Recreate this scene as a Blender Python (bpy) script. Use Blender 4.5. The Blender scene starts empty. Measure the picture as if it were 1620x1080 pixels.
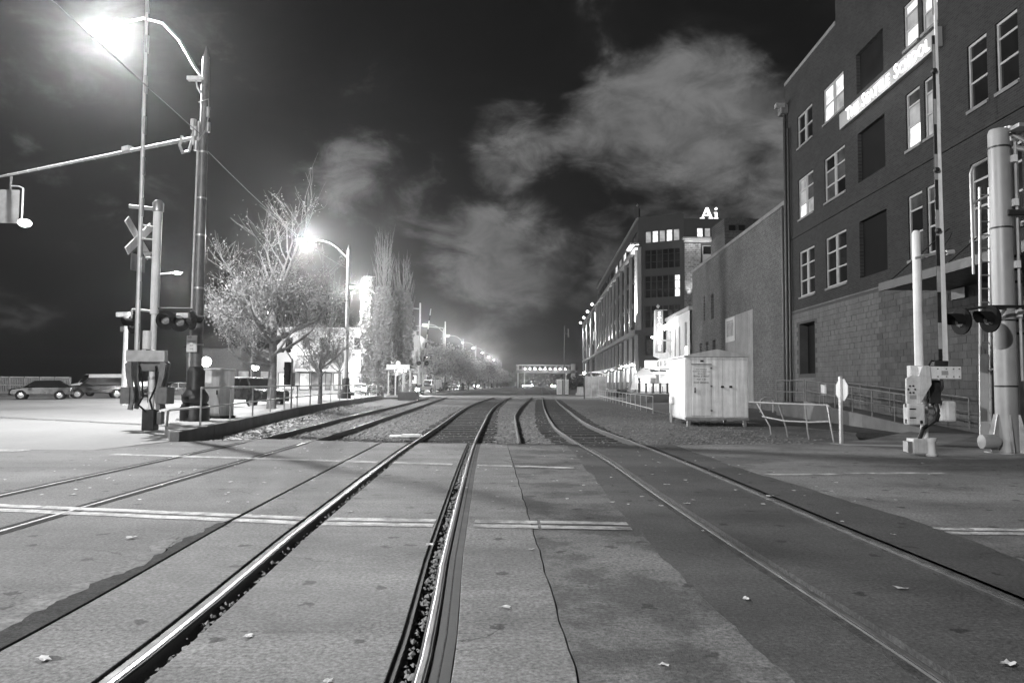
import bpy, bmesh, math, random
from mathutils import Vector, Matrix
R = math.radians
random.seed(11)
SC = bpy.context.scene
COL = SC.collection

# ---------------------------------------------------------------- camera
CAM_H = 1.45
cd = bpy.data.cameras.new('camera')
cam = bpy.data.objects.new('camera', cd)
COL.objects.link(cam)
cd.sensor_width = 36.0
cd.lens = 26.0
cd.clip_start = 0.05
cd.clip_end = 4000.0
PITCH = math.atan(67 / 1170.0)
ROLL = 0.0075
_fw = Vector((0, math.cos(PITCH), math.sin(PITCH)))
_up0 = Vector((0, -math.sin(PITCH), math.cos(PITCH)))
_r0 = Vector((1, 0, 0))
_r = _r0 * math.cos(ROLL) + _up0 * math.sin(ROLL)
_up = _up0 * math.cos(ROLL) - _r0 * math.sin(ROLL)
cam.matrix_world = Matrix(((_r.x, _up.x, -_fw.x, 0), (_r.y, _up.y, -_fw.y, 0), (_r.z, _up.z, -_fw.z, CAM_H), (0, 0, 0, 1)))
SC.camera = cam

# ---------------------------------------------------------------- view
SC.view_settings.view_transform = 'Standard'
SC.view_settings.look = 'None'
SC.view_settings.exposure = 0.0
SC.view_settings.gamma = 1.0
SC.view_settings.use_curve_mapping = False
SC.render.engine = 'CYCLES'
SC.cycles.max_bounces = 5
SC.cycles.diffuse_bounces = 2
SC.cycles.glossy_bounces = 2
SC.cycles.transmission_bounces = 3
SC.cycles.transparent_max_bounces = 6
SC.cycles.volume_bounces = 0
SC.cycles.sample_clamp_indirect = 3.0
SC.cycles.use_denoising = True
SC.cycles.use_light_tree = True

# ---------------------------------------------------------------- night sky with lit clouds
w = bpy.data.worlds.new('World')
SC.world = w
w.use_nodes = True
nt = w.node_tree
nt.nodes.clear()
def N(t, **kw):
    n = nt.nodes.new(t)
    for k, v in kw.items(): setattr(n, k, v)
    return n
def L(a, b): nt.links.new(a, b)
tc = N('ShaderNodeTexCoord')
D = tc.outputs['Generated']
def wmath(op, a, b=None, clamp=False):
    n = N('ShaderNodeMath', operation=op); n.use_clamp = clamp
    for i, v in enumerate((a, b)):
        if v is None: continue
        if isinstance(v, (int, float)): n.inputs[i].default_value = v
        else: L(v, n.inputs[i])
    return n.outputs[0]
def wnoise(scale, detail, rough, dist, stretch=(1, 1, 1.8), off=(0, 0, 0)):
    mp = N('ShaderNodeMapping'); L(D, mp.inputs[0])
    mp.inputs['Scale'].default_value = stretch
    mp.inputs['Location'].default_value = off
    n = N('ShaderNodeTexNoise'); L(mp.outputs[0], n.inputs['Vector'])
    n.inputs['Scale'].default_value = scale; n.inputs['Detail'].default_value = detail
    n.inputs['Roughness'].default_value = rough; n.inputs['Distortion'].default_value = dist
    return n.outputs['Fac']
def wramp(v, lo, hi, a=0.0, b=1.0):
    n = N('ShaderNodeMapRange', interpolation_type='SMOOTHSTEP'); L(v, n.inputs['Value'])
    n.inputs['From Min'].default_value = lo; n.inputs['From Max'].default_value = hi
    n.inputs['To Min'].default_value = a; n.inputs['To Max'].default_value = b
    return n.outputs['Result']
def wblob(d, ang, amp):
    v = N('ShaderNodeVectorMath', operation='DOT_PRODUCT'); L(D, v.inputs[0])
    v.inputs[1].default_value = d
    return wramp(v.outputs['Value'], math.cos(R(ang)), 1.0, 0.0, amp)
def pxdir(az, el):
    return (math.sin(R(az)) * math.cos(R(el)), math.cos(R(az)) * math.cos(R(el)), math.sin(R(el)))
cover = None
# (azimuth, elevation, half width, amount): where the low cloud is thick
for az, el, ang, amp in ((11.4, 19.5, 7.5, .62), (15.5, 20.5, 6.5, .55), (19, 17, 7, .5), (8, 19.5, 5.5, .52), (-.3, 18.6, 4.5, .52), (2, 17, 4, .2), (13, 14.5, 5, .28), (24, 14, 7, .3),
                         (.6, 10.4, 5.5, .8), (-3.5, 10.2, 4.5, .6), (5.5, 9.5, 4.5, .34), (1, 6.5, 8, .3), (9, 6, 6, .2),
                         (-10.3, 15.4, 5.5, .5), (-14, 16, 5, .34), (-6, 13, 4, .2), (-25, 9, 8, .16), (-36, 23, 12, .22), (60, 30, 30, .3), (150, 30, 50, .3), (-120, 30, 50, .3)):
    b = wblob(pxdir(az, el), ang, amp)
    cover = b if cover is None else wmath('ADD', cover, b)
n1 = wnoise(5.2, 9, .60, .35, off=(2.3, .4, .9))
n2 = wnoise(2.2, 4, .5, .2, off=(7.1, 3.0, 1.0))
n3 = wnoise(14, 7, .62, .5, off=(1.2, 5.5, 2.0))
body = wmath('ADD', wmath('ADD', wmath('MULTIPLY', n1, 2.3), wmath('MULTIPLY', n3, 1.0)), cover)
cl = wmath('MULTIPLY', wramp(body, 1.82, 2.75), wramp(n3, .3, .7, .55, 1.15))
thin = wmath('MULTIPLY', wramp(n2, .40, .75), wramp(n1, .38, .7))
glow = wmath('MULTIPLY', cl, .15)
glow = wmath('ADD', glow, wmath('MULTIPLY', thin, .009))
sep = N('ShaderNodeSeparateXYZ'); L(D, sep.inputs[0])
base = wramp(sep.outputs['Z'], .0, .55, .0125, .0088)
tot = wmath('ADD', base, glow)
bg = N('ShaderNodeBackground'); L(tot, bg.inputs['Color']); bg.inputs['Strength'].default_value = 1.0
wo = N('ShaderNodeOutputWorld'); L(bg.outputs[0], wo.inputs['Surface'])

# ---------------------------------------------------------------- materials (a black and white world: greys only)
MATS = {}
def mat(name, base, rough=.7, metal=0.0, var=.25, scale=6.0, fine=0.0, fscale=90.0, bump=0.0, bscale=60.0, coord='Object', spec=.4, streak=0.0, stain=None):
    if name in MATS: return MATS[name]
    m = bpy.data.materials.new(name); m.use_nodes = True
    t = m.node_tree; t.nodes.clear()
    out = t.nodes.new('ShaderNodeOutputMaterial'); p = t.nodes.new('ShaderNodeBsdfPrincipled')
    t.links.new(p.outputs[0], out.inputs[0])
    p.inputs['Roughness'].default_value = rough; p.inputs['Metallic'].default_value = metal
    p.inputs['Specular IOR Level'].default_value = spec
    c = t.nodes.new('ShaderNodeTexCoord')
    if coord == 'World':
        g = t.nodes.new('ShaderNodeNewGeometry'); V = g.outputs['Position']
    else: V = c.outputs['Object']
    def noise(sc, det, ro=.6, vec=None):
        n = t.nodes.new('ShaderNodeTexNoise'); t.links.new(vec or V, n.inputs['Vector'])
        n.inputs['Scale'].default_value = sc; n.inputs['Detail'].default_value = det; n.inputs['Roughness'].default_value = ro
        return n.outputs['Fac']
    def mr(v, lo, hi, a, b):
        n = t.nodes.new('ShaderNodeMapRange'); t.links.new(v, n.inputs[0])
        for i, x in enumerate((lo, hi, a, b)): n.inputs[i + 1].default_value = x
        return n.outputs[0]
    def mul(a, b):
        n = t.nodes.new('ShaderNodeMath'); n.operation = 'MULTIPLY'
        for i, v in enumerate((a, b)):
            if isinstance(v, (int, float)): n.inputs[i].default_value = v
            else: t.links.new(v, n.inputs[i])
        return n.outputs[0]
    big = noise(scale, 5)
    v = mul(mr(big, .3, .7, 1 - var, 1 + var), base)
    if fine:
        v = mul(v, mr(noise(fscale, 7, .72), .3, .7, 1 - fine, 1 + fine))
    if streak:
        mp = t.nodes.new('ShaderNodeMapping'); t.links.new(V, mp.inputs[0]); mp.inputs['Scale'].default_value = (1, 1, .06)
        v = mul(v, mr(noise(scale * 3, 4, .6, mp.outputs[0]), .35, .65, 1 - streak, 1 + streak * .6))
    if stain: v = stain(t, V, v, noise, mr, mul)
    t.links.new(v, p.inputs['Base Color'])
    r = mr(big, .3, .7, max(.05, rough - .1), min(1, rough + .1)); t.links.new(r, p.inputs['Roughness'])
    if bump:
        b = t.nodes.new('ShaderNodeBump'); b.inputs['Strength'].default_value = bump; b.inputs['Distance'].default_value = .02
        t.links.new(noise(bscale, 4, .7), b.inputs['Height']); t.links.new(b.outputs[0], p.inputs['Normal'])
    MATS[name] = m
    return m
def emat(name, strength, var=0.0, scale=1.5):
    if name in MATS: return MATS[name]
    m = bpy.data.materials.new(name); m.use_nodes = True
    t = m.node_tree; t.nodes.clear()
    out = t.nodes.new('ShaderNodeOutputMaterial'); e = t.nodes.new('ShaderNodeEmission')
    t.links.new(e.outputs[0], out.inputs[0]); e.inputs['Color'].default_value = (1, 1, 1, 1); e.inputs['Strength'].default_value = strength
    if var:
        c = t.nodes.new('ShaderNodeTexCoord'); n = t.nodes.new('ShaderNodeTexNoise')
        t.links.new(c.outputs['Object'], n.inputs['Vector']); n.inputs['Scale'].default_value = scale; n.inputs['Detail'].default_value = 3
        mr = t.nodes.new('ShaderNodeMapRange'); t.links.new(n.outputs['Fac'], mr.inputs[0])
        for i, x in enumerate((.35, .65, strength * (1 - var), strength * (1 + var))): mr.inputs[i + 1].default_value = x
        t.links.new(mr.outputs[0], e.inputs['Strength'])
    MATS[name] = m
    return m

def blotch(lo, hi, dark, sc, seedoff=0.0):
    """worn or stained patches with a ragged shape of their own"""
    def f(t, V, v, noise, mr, mul):
        mp = t.nodes.new('ShaderNodeMapping'); t.links.new(V, mp.inputs[0]); mp.inputs['Location'].default_value = (seedoff, seedoff * .7, 0)
        a = mr(noise(sc, 7, .68, mp.outputs[0]), lo, hi, 1.0, dark)
        v = mul(v, a)
        mt = t.nodes.new('ShaderNodeMapping'); t.links.new(V, mt.inputs[0]); mt.inputs['Scale'].default_value = (.10, 1, 1); mt.inputs['Location'].default_value = (seedoff * 1.3, seedoff, 0)
        v = mul(v, mr(noise(.85, 5, .6, mt.outputs[0]), .34, .66, .74, 1.2))   # tyre polish along the road
        v = mul(v, mr(noise(7.5, 6, .75, mp.outputs[0]), .3, .7, .82, 1.16))
        # small dark leaf prints and gum spots
        vo = t.nodes.new('ShaderNodeTexVoronoi'); vo.voronoi_dimensions = '2D'; vo.inputs['Scale'].default_value = 1.15
        dn = t.nodes.new('ShaderNodeTexNoise'); dn.inputs['Scale'].default_value = 14; t.links.new(V, dn.inputs['Vector'])
        mx = t.nodes.new('ShaderNodeVectorMath'); mx.operation = 'MULTIPLY_ADD'; t.links.new(dn.outputs['Color'], mx.inputs[0])
        mx.inputs[1].default_value = (.16, .16, 0); t.links.new(V, mx.inputs[2]); t.links.new(mx.outputs[0], vo.inputs['Vector'])
        s = mr(vo.outputs['Distance'], .045, .065, .38, 1.0)
        v = mul(v, s)
        # hairline cracks that come and go
        ve = t.nodes.new('ShaderNodeTexVoronoi'); ve.voronoi_dimensions = '2D'; ve.feature = 'DISTANCE_TO_EDGE'; ve.inputs['Scale'].default_value = .42
        d2 = t.nodes.new('ShaderNodeTexNoise'); d2.inputs['Scale'].default_value = 2.2; d2.inputs['Detail'].default_value = 6; t.links.new(V, d2.inputs['Vector'])
        m2 = t.nodes.new('ShaderNodeVectorMath'); m2.operation = 'MULTIPLY_ADD'; t.links.new(d2.outputs['Color'], m2.inputs[0])
        m2.inputs[1].default_value = (.9, .9, 0); t.links.new(V, m2.inputs[2]); t.links.new(m2.outputs[0], ve.inputs['Vector'])
        cr = mr(ve.outputs['Distance'], .0015, .0055, 0.0, 1.0)
        mk = mr(noise(.55, 3, .5, mp.outputs[0]), .46, .58, 0.0, .62)
        inv = t.nodes.new('ShaderNodeMath'); inv.operation = 'SUBTRACT'; inv.inputs[0].default_value = 1.0; t.links.new(cr, inv.inputs[1])
        dk = t.nodes.new('ShaderNodeMath'); dk.operation = 'MULTIPLY_ADD'; t.links.new(mul(inv.outputs[0], mk), dk.inputs[0]); dk.inputs[1].default_value = -1.0; dk.inputs[2].default_value = 1.0
        return mul(v, dk.outputs[0])
    return f
def ashlar(bw, bh, mortar, dark, light):
    """brick pattern on a wall whose local x runs along it and z up"""
    def f(t, V, v, noise, mr, mul):
        sp = t.nodes.new('ShaderNodeSeparateXYZ'); t.links.new(V, sp.inputs[0])
        cb = t.nodes.new('ShaderNodeCombineXYZ'); t.links.new(sp.outputs[0], cb.inputs[0]); t.links.new(sp.outputs[2], cb.inputs[1])
        b = t.nodes.new('ShaderNodeTexBrick'); t.links.new(cb.outputs[0], b.inputs['Vector'])
        b.inputs['Scale'].default_value = 1.0; b.inputs['Brick Width'].default_value = bw; b.inputs['Row Height'].default_value = bh
        b.inputs['Mortar Size'].default_value = mortar
        b.inputs['Color1'].default_value = (dark,) * 3 + (1,); b.inputs['Color2'].default_value = (light,) * 3 + (1,); b.inputs['Mortar'].default_value = (1.5,) * 3 + (1,)
        bw_ = t.nodes.new('ShaderNodeRGBToBW'); t.links.new(b.outputs['Color'], bw_.inputs[0])
        return mul(v, bw_.outputs[0])
    return f

asphalt = mat('asphalt', .135, .72, var=.22, scale=.5, fine=.75, fscale=36, bump=.5, bscale=80, coord='World', stain=blotch(.55, .7, .72, .35, 3))
asphalt_dark = mat('asphalt_dark', .074, .66, var=.2, scale=.6, fine=.75, fscale=36, bump=.4, bscale=90, coord='World', stain=blotch(.52, .66, .8, .5, 9))
asphalt_light = mat('asphalt_light', .19, .78, var=.22, scale=.45, fine=.75, fscale=36, bump=.5, bscale=70, coord='World', stain=blotch(.5, .62, .6, .4, 14))
concrete = mat('concrete', .185, .78, var=.3, scale=.9, fine=.75, fscale=36, bump=.35, bscale=110, coord='World', stain=blotch(.5, .68, .68, .9, 1))
patchy = mat('patchy_asphalt', .142, .76, var=.2, scale=.9, fine=.75, fscale=36, bump=.5, bscale=85, coord='World', stain=blotch(.46, .55, .52, 1.1, 5))
street_m = mat('street_concrete', .235, .8, var=.16, scale=.15, fine=.12, fscale=6, bump=.2, bscale=40, coord='World')
pave_m = mat('pavement', .27, .8, var=.12, scale=.6, fine=.15, fscale=50, bump=.2, bscale=60, coord='World')
wall_conc = mat('old_concrete', .17, .85, var=.25, scale=1.2, fine=.2, fscale=40, bump=.3, bscale=40, coord='World')
dirt = mat('dirt', .06, .9, var=.35, scale=.35, fine=.5, fscale=25, bump=.9, bscale=18, coord='World')
ballast_m = mat('ballast', .105, .9, var=.35, scale=.7, fine=.75, fscale=22, bump=1.0, bscale=20, coord='World')
stone_m = mat('stone', .17, .85, var=.5, scale=4, coord='World')
tar_m = mat('tar', .066, .9, var=.4, scale=6, fine=.5, fscale=40, bump=.6, bscale=60, coord='World', spec=.1)
wear_m = mat('worn_surface', .19, .85, var=.5, scale=5, fine=.5, fscale=24, coord='World', spec=.2)
rail_dull = mat('rail_head_dull', .22, .42, .8, var=.3, scale=4, coord='World')
rubber = mat('rubber', .035, .55, var=.3, scale=3, fine=.3, coord='World')
paint = mat('road_paint', .52, .65, var=.2, scale=2.2, fine=.3, fscale=45, bump=.2, coord='World', stain=blotch(.42, .6, .36, 3.4, 4))
steel_top = mat('rail_head', .34, .42, 1.0, var=.15, scale=3, coord='World')
rust = mat('rail_web', .06, .65, .2, var=.4, scale=5, fine=.4, coord='World')
tie_m = mat('tie', .045, .85, var=.4, scale=3, fine=.4, fscale=40, bump=.5)
galv = mat('galvanised', .42, .42, .65, var=.2, scale=3, fine=.1, spec=.5)
galv_light = mat('pale_metal', .62, .4, .45, var=.12, scale=2.2, streak=.12)
alum = mat('aluminium', .78, .55, .0, var=.12, scale=2.5, streak=.2, spec=.5)
dark_metal = mat('dark_metal', .035, .45, .3, var=.3, scale=5)
mid_metal = mat('mid_metal', .16, .5, .3, var=.25, scale=5)
black = mat('black_paint', .012, .7, var=.3, scale=6, spec=.12)
white = mat('white_paint', .72, .5, var=.1, scale=4, streak=.12)
offwhite = mat('worn_white', .6, .6, var=.2, scale=5, streak=.15)
greyp = mat('grey_paint', .32, .55, var=.15, scale=5)
pole_m = mat('pole_steel', .15, .5, .3, var=.25, scale=4, streak=.15)
brick_m = mat('brick', .033, .9, var=.2, scale=.8, fine=.2, fscale=20, bump=.3, bscale=30, spec=.12, stain=ashlar(.24, .078, .010, .7, 1.15))
block_m = mat('painted_block', .10, .85, var=.3, scale=1.4, fine=.2, fscale=20, bump=.3, bscale=25, coord='World', streak=.12)
stucco = mat('stucco', .088, .88, var=.28, scale=.35, fine=.5, fscale=5, bump=.5, bscale=14, spec=.15, stain=ashlar(.4, .13, .014, .78, 1.12))
stucco_pale = mat('pale_plaster', .21, .85, var=.2, scale=1.2, fine=.2, fscale=14, streak=.15)
ai_m = mat('dark_brick', .075, .85, var=.15, scale=.5, fine=.15, fscale=8)
ai_pier = mat('pier_stone', .32, .8, var=.15, scale=.7, fine=.2, fscale=9)
rough_brick = mat('rough_brick', .2, .85, var=.3, scale=2.5, fine=.4, fscale=7, stain=ashlar(.5, .3, .03, .6, 1.2))
storage_m = mat('white_stucco', .55, .8, var=.1, scale=1.0)
glass_dark = mat('window_glass', .012, .12, var=.5, scale=.6, spec=.6)
frame_m = mat('window_frame', .34, .55, var=.1, scale=4)
frame_dark = mat('dark_frame', .03, .5, var=.2, scale=4)
recess_m = mat('dark_infill', .012, .85, var=.3, scale=1.5, spec=.05)
bark = mat('bark', .19, .85, var=.35, scale=9, fine=.3, coord='World')
bark_dark = mat('dark_bark', .09, .85, var=.35, scale=9, coord='World')
leaf_m = mat('leaf', .12, .6, var=.5, scale=3, coord='World')
leaf_far_lit = mat('far_leaf_lit', .42, .6, var=.5, scale=3, coord='World')  # brightened leaf colour stands in for lamplight on the far tree row
leaf_pale = mat('pale_leaf', .22, .6, var=.5, scale=3, coord='World')
fallen = mat('fallen_leaf', .5, .6, var=.3, scale=9)
litter_m = mat('leaf_litter', .24, .7, var=.6, scale=4, coord='World')
car_dark = mat('dark_car_paint', .012, .2, .1, var=.1, scale=2, spec=.6)
car_silver = mat('silver_car_paint', .38, .3, .4, var=.08, scale=2, spec=.6)
car_white = mat('white_car_paint', .65, .3, var=.06, scale=2, spec=.5)
car_mid = mat('grey_car_paint', .06, .28, .3, var=.08, scale=2, spec=.6)
tyre_m = mat('tyre', .015, .8, var=.2)
chrome = mat('chrome', .7, .18, 1.0, var=.05)
lens_off = mat('dull_lens', .08, .25, var=.2, scale=8, spec=.6)
fabric_w = mat('white_fabric', .7, .8, var=.06, scale=2)
glass_m = mat('shelter_glass', .30, .2, var=.3, scale=1.2, spec=.6)
lamp_on = emat('lamp_glow', 40)
lamp_mid = emat('lamp_glow_small', 18)
head_on = emat('headlight_glow', 60)
sign_on = emat('sign_glow', 2.4)
win_hi = emat('lit_window_bright', 1.3, .4, 1.3)
win_mid = emat('lit_window_mid', .42, .4, .9)
win_lo = emat('lit_window_dim', .07, .5, .8)
win_vlo = emat('lit_window_faint', .014, .5, .7)
shop_on = emat('lit_shop', 1.3, .45, .6)
shop_mid = emat('lit_shop_dim', .3, .6, .5)

# ---------------------------------------------------------------- mesh builder
class MB:
    def __init__(s): s.v = []; s.f = []; s.sm = False
    def add(s, vs, fs):
        o = len(s.v); s.v += [tuple(p) for p in vs]; s.f += [tuple(i + o for i in q) for q in fs]; return s
    def box(s, x0, x1, y0, y1, z0, z1):
        return s.add([(x0, y0, z0), (x1, y0, z0), (x1, y1, z0), (x0, y1, z0), (x0, y0, z1), (x1, y0, z1), (x1, y1, z1), (x0, y1, z1)],
                     [(0, 3, 2, 1), (4, 5, 6, 7), (0, 1, 5, 4), (1, 2, 6, 5), (2, 3, 7, 6), (3, 0, 4, 7)])
    def cbox(s, c, d, rz=0, ry=0, rx=0):
        m = Matrix.Translation(c) @ Matrix.Rotation(rz, 4, 'Z') @ Matrix.Rotation(ry, 4, 'Y') @ Matrix.Rotation(rx, 4, 'X')
        a, b, e = d[0] / 2, d[1] / 2, d[2] / 2
        vs = [m @ Vector(p) for p in ((-a, -b, -e), (a, -b, -e), (a, b, -e), (-a, b, -e), (-a, -b, e), (a, -b, e), (a, b, e), (-a, b, e))]
        return s.add(vs, [(0, 3, 2, 1), (4, 5, 6, 7), (0, 1, 5, 4), (1, 2, 6, 5), (2, 3, 7, 6), (3, 0, 4, 7)])
    def tube(s, p0, p1, r0, r1=None, n=8, caps=True):
        return s.path([p0, p1], [r0, r0 if r1 is None else r1], n, caps)
    def path(s, pts, rad, n=8, caps=True):
        pts = [Vector(p) for p in pts]
        if not isinstance(rad, (list, tuple)): rad = [rad] * len(pts)
        vs = []; fs = []
        prev = None
        for i, p in enumerate(pts):
            d = (pts[min(i + 1, len(pts) - 1)] - pts[max(i - 1, 0)])
            if d.length < 1e-9: d = Vector((0, 0, 1))
            d.normalize()
            if prev is None:
                a = d.cross(Vector((0, 0, 1)) if abs(d.z) < .9 else Vector((0, 1, 0))).normalized()
            else:
                a = (prev - d * prev.dot(d))
                a = a.normalized() if a.length > 1e-6 else d.orthogonal().normalized()
            prev = a; b = d.cross(a)
            for k in range(n):
                t = 2 * math.pi * k / n
                vs.append(p + (a * math.cos(t) + b * math.sin(t)) * rad[i])
        for i in range(len(pts) - 1):
            for k in range(n):
                k2 = (k + 1) % n
                fs.append((i * n + k, i * n + k2, (i + 1) * n + k2, (i + 1) * n + k))
        if caps:
            fs.append(tuple(range(n))[::-1]); fs.append(tuple(range((len(pts) - 1) * n, len(pts) * n)))
        s.sm = True
        return s.add(vs, fs)
    def lathe(s, prof, c=(0, 0, 0), n=16, axis='Z'):
        vs = []; fs = []
        for r, h in prof:
            for k in range(n):
                t = 2 * math.pi * k / n
                a, b = r * math.cos(t), r * math.sin(t)
                p = (a, b, h) if axis == 'Z' else ((h, a, b) if axis == 'X' else (a, h, b))
                vs.append((p[0] + c[0], p[1] + c[1], p[2] + c[2]))
        for i in range(len(prof) - 1):
            for k in range(n):
                k2 = (k + 1) % n
                q = (i * n + k, i * n + k2, (i + 1) * n + k2, (i + 1) * n + k)
                fs.append(q if axis != 'Y' else q[::-1])
        fs.append(tuple(range(n))[::-1] if axis != 'Y' else tuple(range(n)))
        e = tuple(range((len(prof) - 1) * n, len(prof) * n)); fs.append(e if axis != 'Y' else e[::-1])
        s.sm = True
        return s.add(vs, fs)
    def prism(s, poly, z0, z1):
        n = len(poly)
        ar = sum(poly[i][0] * poly[(i + 1) % n][1] - poly[(i + 1) % n][0] * poly[i][1] for i in range(n))
        if ar < 0: poly = poly[::-1]
        vs = [(x, y, z0) for x, y in poly] + [(x, y, z1) for x, y in poly]
        fs = [tuple(range(n))[::-1], tuple(range(n, 2 * n))] + [(i, (i + 1) % n, (i + 1) % n + n, i + n) for i in range(n)]
        return s.add(vs, fs)
    def prism_y(s, poly, y0, y1):
        """polygon in x,z swept along y"""
        n = len(poly)
        vs = [(x, y0, z) for x, z in poly] + [(x, y1, z) for x, z in poly]
        fs = [tuple(range(n)), tuple(range(n, 2 * n))[::-1]] + [((i + 1) % n, i, i + n, (i + 1) % n + n) for i in range(n)]
        s.add(vs, fs); s.fix = True
        return s
    def mesh(s, name, m):
        me = bpy.data.meshes.new(name)
        me.from_pydata(s.v, [], s.f)
        if getattr(s, 'fix', False):
            bm = bmesh.new(); bm.from_mesh(me); bmesh.ops.recalc_face_normals(bm, faces=bm.faces); bm.to_mesh(me); bm.free()
        me.materials.append(m)
        if s.sm:
            me.polygons.foreach_set('use_smooth', [True] * len(me.polygons))
            try: me.set_sharp_from_angle(angle=R(38))
            except Exception: pass
        me.update()
        return me
    def build(s, name, m, parent=None, loc=(0, 0, 0), rz=0.0, bevel=0):
        o = bpy.data.objects.new(name, s.mesh(name, m)); COL.objects.link(o)
        if parent is not None: o.parent = parent
        o.location = loc; o.rotation_euler = (0, 0, rz)
        if bevel:
            b = o.modifiers.new('bevel', 'BEVEL'); b.width = bevel; b.segments = 2; b.limit_method = 'ANGLE'
        return o
def tag(o, label=None, cat=None, group=None, kind=None):
    if label: o['label'] = label
    if cat: o['category'] = cat
    if group: o['group'] = group
    if kind: o['kind'] = kind
    return o
def thing(name, label, cat, loc=(0, 0, 0), rz=0.0, group=None, kind=None):
    o = bpy.data.objects.new(name, None); COL.objects.link(o)
    o.location = loc; o.rotation_euler = (0, 0, rz); o.empty_display_size = .2
    return tag(o, label, cat, group, kind)
def place(name, me, parent=None, loc=(0, 0, 0), rz=0.0):
    o = bpy.data.objects.new(name, me); COL.objects.link(o)
    if parent is not None: o.parent = parent
    o.location = loc; o.rotation_euler = (0, 0, rz)
    return o
def kids(o): return [c for c in COL.objects if c.parent == o]
def dup(root, loc, rz=0.0, label=None, scale=None):
    tree = {}
    for c in COL.objects:
        if c.parent: tree.setdefault(c.parent.name, []).append(c)
    def cp(o, par):
        c = o.copy(); COL.objects.link(c)
        if par: c.parent = par
        for k in tree.get(o.name, []): cp(k, c)
        return c
    c = cp(root, None)
    c.location = loc; c.rotation_euler = (0, 0, rz)
    if label: c['label'] = label
    if scale: c.scale = scale if isinstance(scale, (tuple, list)) else (scale,) * 3
    return c
def plight(name, loc, power, parent=None, radius=.12, spot=None, rot=None, blend=.6):
    l = bpy.data.lights.new(name, 'SPOT' if spot else 'POINT')
    l.energy = power; l.shadow_soft_size = radius
    if spot: l.spot_size = R(spot); l.spot_blend = blend
    o = bpy.data.objects.new(name, l); COL.objects.link(o); o.location = loc
    if parent: o.parent = parent
    if rot: o.rotation_euler = rot
    return o
def lettering(text, size, m, parent, mtx, extrude=.01, bold=0.0, align='CENTER', name='lettering', spacing=1.0):
    c = bpy.data.curves.new('txt', 'FONT'); c.body = text; c.size = size; c.extrude = extrude; c.offset = bold
    c.align_x = align; c.align_y = 'CENTER'; c.space_character = spacing; c.resolution_u = 2
    t = bpy.data.objects.new('txt', c); COL.objects.link(t)
    bpy.context.view_layer.update()
    me = bpy.data.meshes.new_from_object(t.evaluated_get(bpy.context.evaluated_depsgraph_get()))
    bpy.data.objects.remove(t); bpy.data.curves.remove(c)
    me.name = name; me.materials.clear(); me.materials.append(m)
    o = bpy.data.objects.new(name, me); COL.objects.link(o)
    if parent is not None: o.parent = parent
    o.matrix_local = mtx
    return o
def mtx_wall(x, y, z):   # text on a wall whose outside is local +y
    return Matrix(((-1, 0, 0, x), (0, 0, 1, y), (0, 1, 0, z), (0, 0, 0, 1)))
def mtx_front(x, y, z):  # text facing local -y
    return Matrix(((1, 0, 0, x), (0, 0, -1, y), (0, 1, 0, z), (0, 0, 0, 1)))
def lerp_path(pts, y):
    for (a, b), (c, d) in zip(pts, pts[1:]):
        if y <= d: return a + (c - a) * (y - b) / (d - b)
    (a, b), (c, d) = pts[-2], pts[-1]
    return a + (c - a) * (y - b) / (d - b)
def smooth_path(pts, ys):
    """Catmull-Rom through (x, y) control points given as functions of y"""
    out = []
    for y in ys:
        i = 0
        while i < len(pts) - 2 and y > pts[i + 1][1]: i += 1
        p0 = pts[max(i - 1, 0)]; p1 = pts[i]; p2 = pts[i + 1]; p3 = pts[min(i + 2, len(pts) - 1)]
        h = p2[1] - p1[1]; t = max(0, min(1, (y - p1[1]) / h))
        m1 = (p2[0] - p0[0]) / max(1e-6, p2[1] - p0[1]) * h; m2 = (p3[0] - p1[0]) / max(1e-6, p3[1] - p1[1]) * h
        x = (2 * t**3 - 3 * t**2 + 1) * p1[0] + (t**3 - 2 * t**2 + t) * m1 + (-2 * t**3 + 3 * t**2) * p2[0] + (t**3 - t**2) * m2
        out.append((x, y))
    return out
ORD = 'first second third fourth fifth sixth seventh eighth ninth tenth eleventh twelfth thirteenth fourteenth fifteenth sixteenth'.split()

# ================================================================ GROUND
A1 = [(-6.35, -8), (-6.42, 9.4), (-6.47, 20), (-7.05, 33.5), (-7.5, 50), (-8.4, 75), (-9.6, 106)]
A2 = [(-4.85, -8), (-4.9, 8.4), (-4.97, 20), (-5.4, 33.5), (-5.95, 50), (-6.85, 75), (-8.05, 106)]
B1 = [(-1.85, -8), (-1.91, 3.65), (-2.09, 7.57), (-2.35, 15.9), (-2.47, 24.8), (-2.79, 48), (-2.2, 75), (-.71, 99.8), (0.6, 112)]
B2 = [(-.40, -8), (-.44, 3.67), (-.56, 6.5), (-.85, 16), (-.97, 23), (-1.11, 44.6), (-.5, 72), (.9, 97), (2.0, 112)]
C1 = [(.21, 18.25), (.17, 27), (.2, 35.6), (.9, 55), (2.0, 78), (2.6, 88)]
D1 = [(2.15, -8), (2.15, 3.7), (2.02, 7.4), (1.95, 9.7), (1.85, 14.4), (1.6, 19.6), (1.49, 26), (2.0, 45.3), (3.6, 86.8), (10.4, 256), (14.2, 350)]
D2 = [(3.47, -8), (3.43, 5), (3.36, 8), (3.29, 13), (3.11, 18.7), (2.80, 26), (2.95, 34), (3.94, 64.4), (8.58, 178), (11.9, 256), (15.7, 350)]
def ysamp(y0, y1):
    ys = []; y = y0
    while y < y1:
        ys.append(y); y += 1.0 if y < 30 else (2.0 if y < 60 else 6.0)
    return ys + [y1]
def on(c, y): return smooth_path(c, [y])[0][0]

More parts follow.
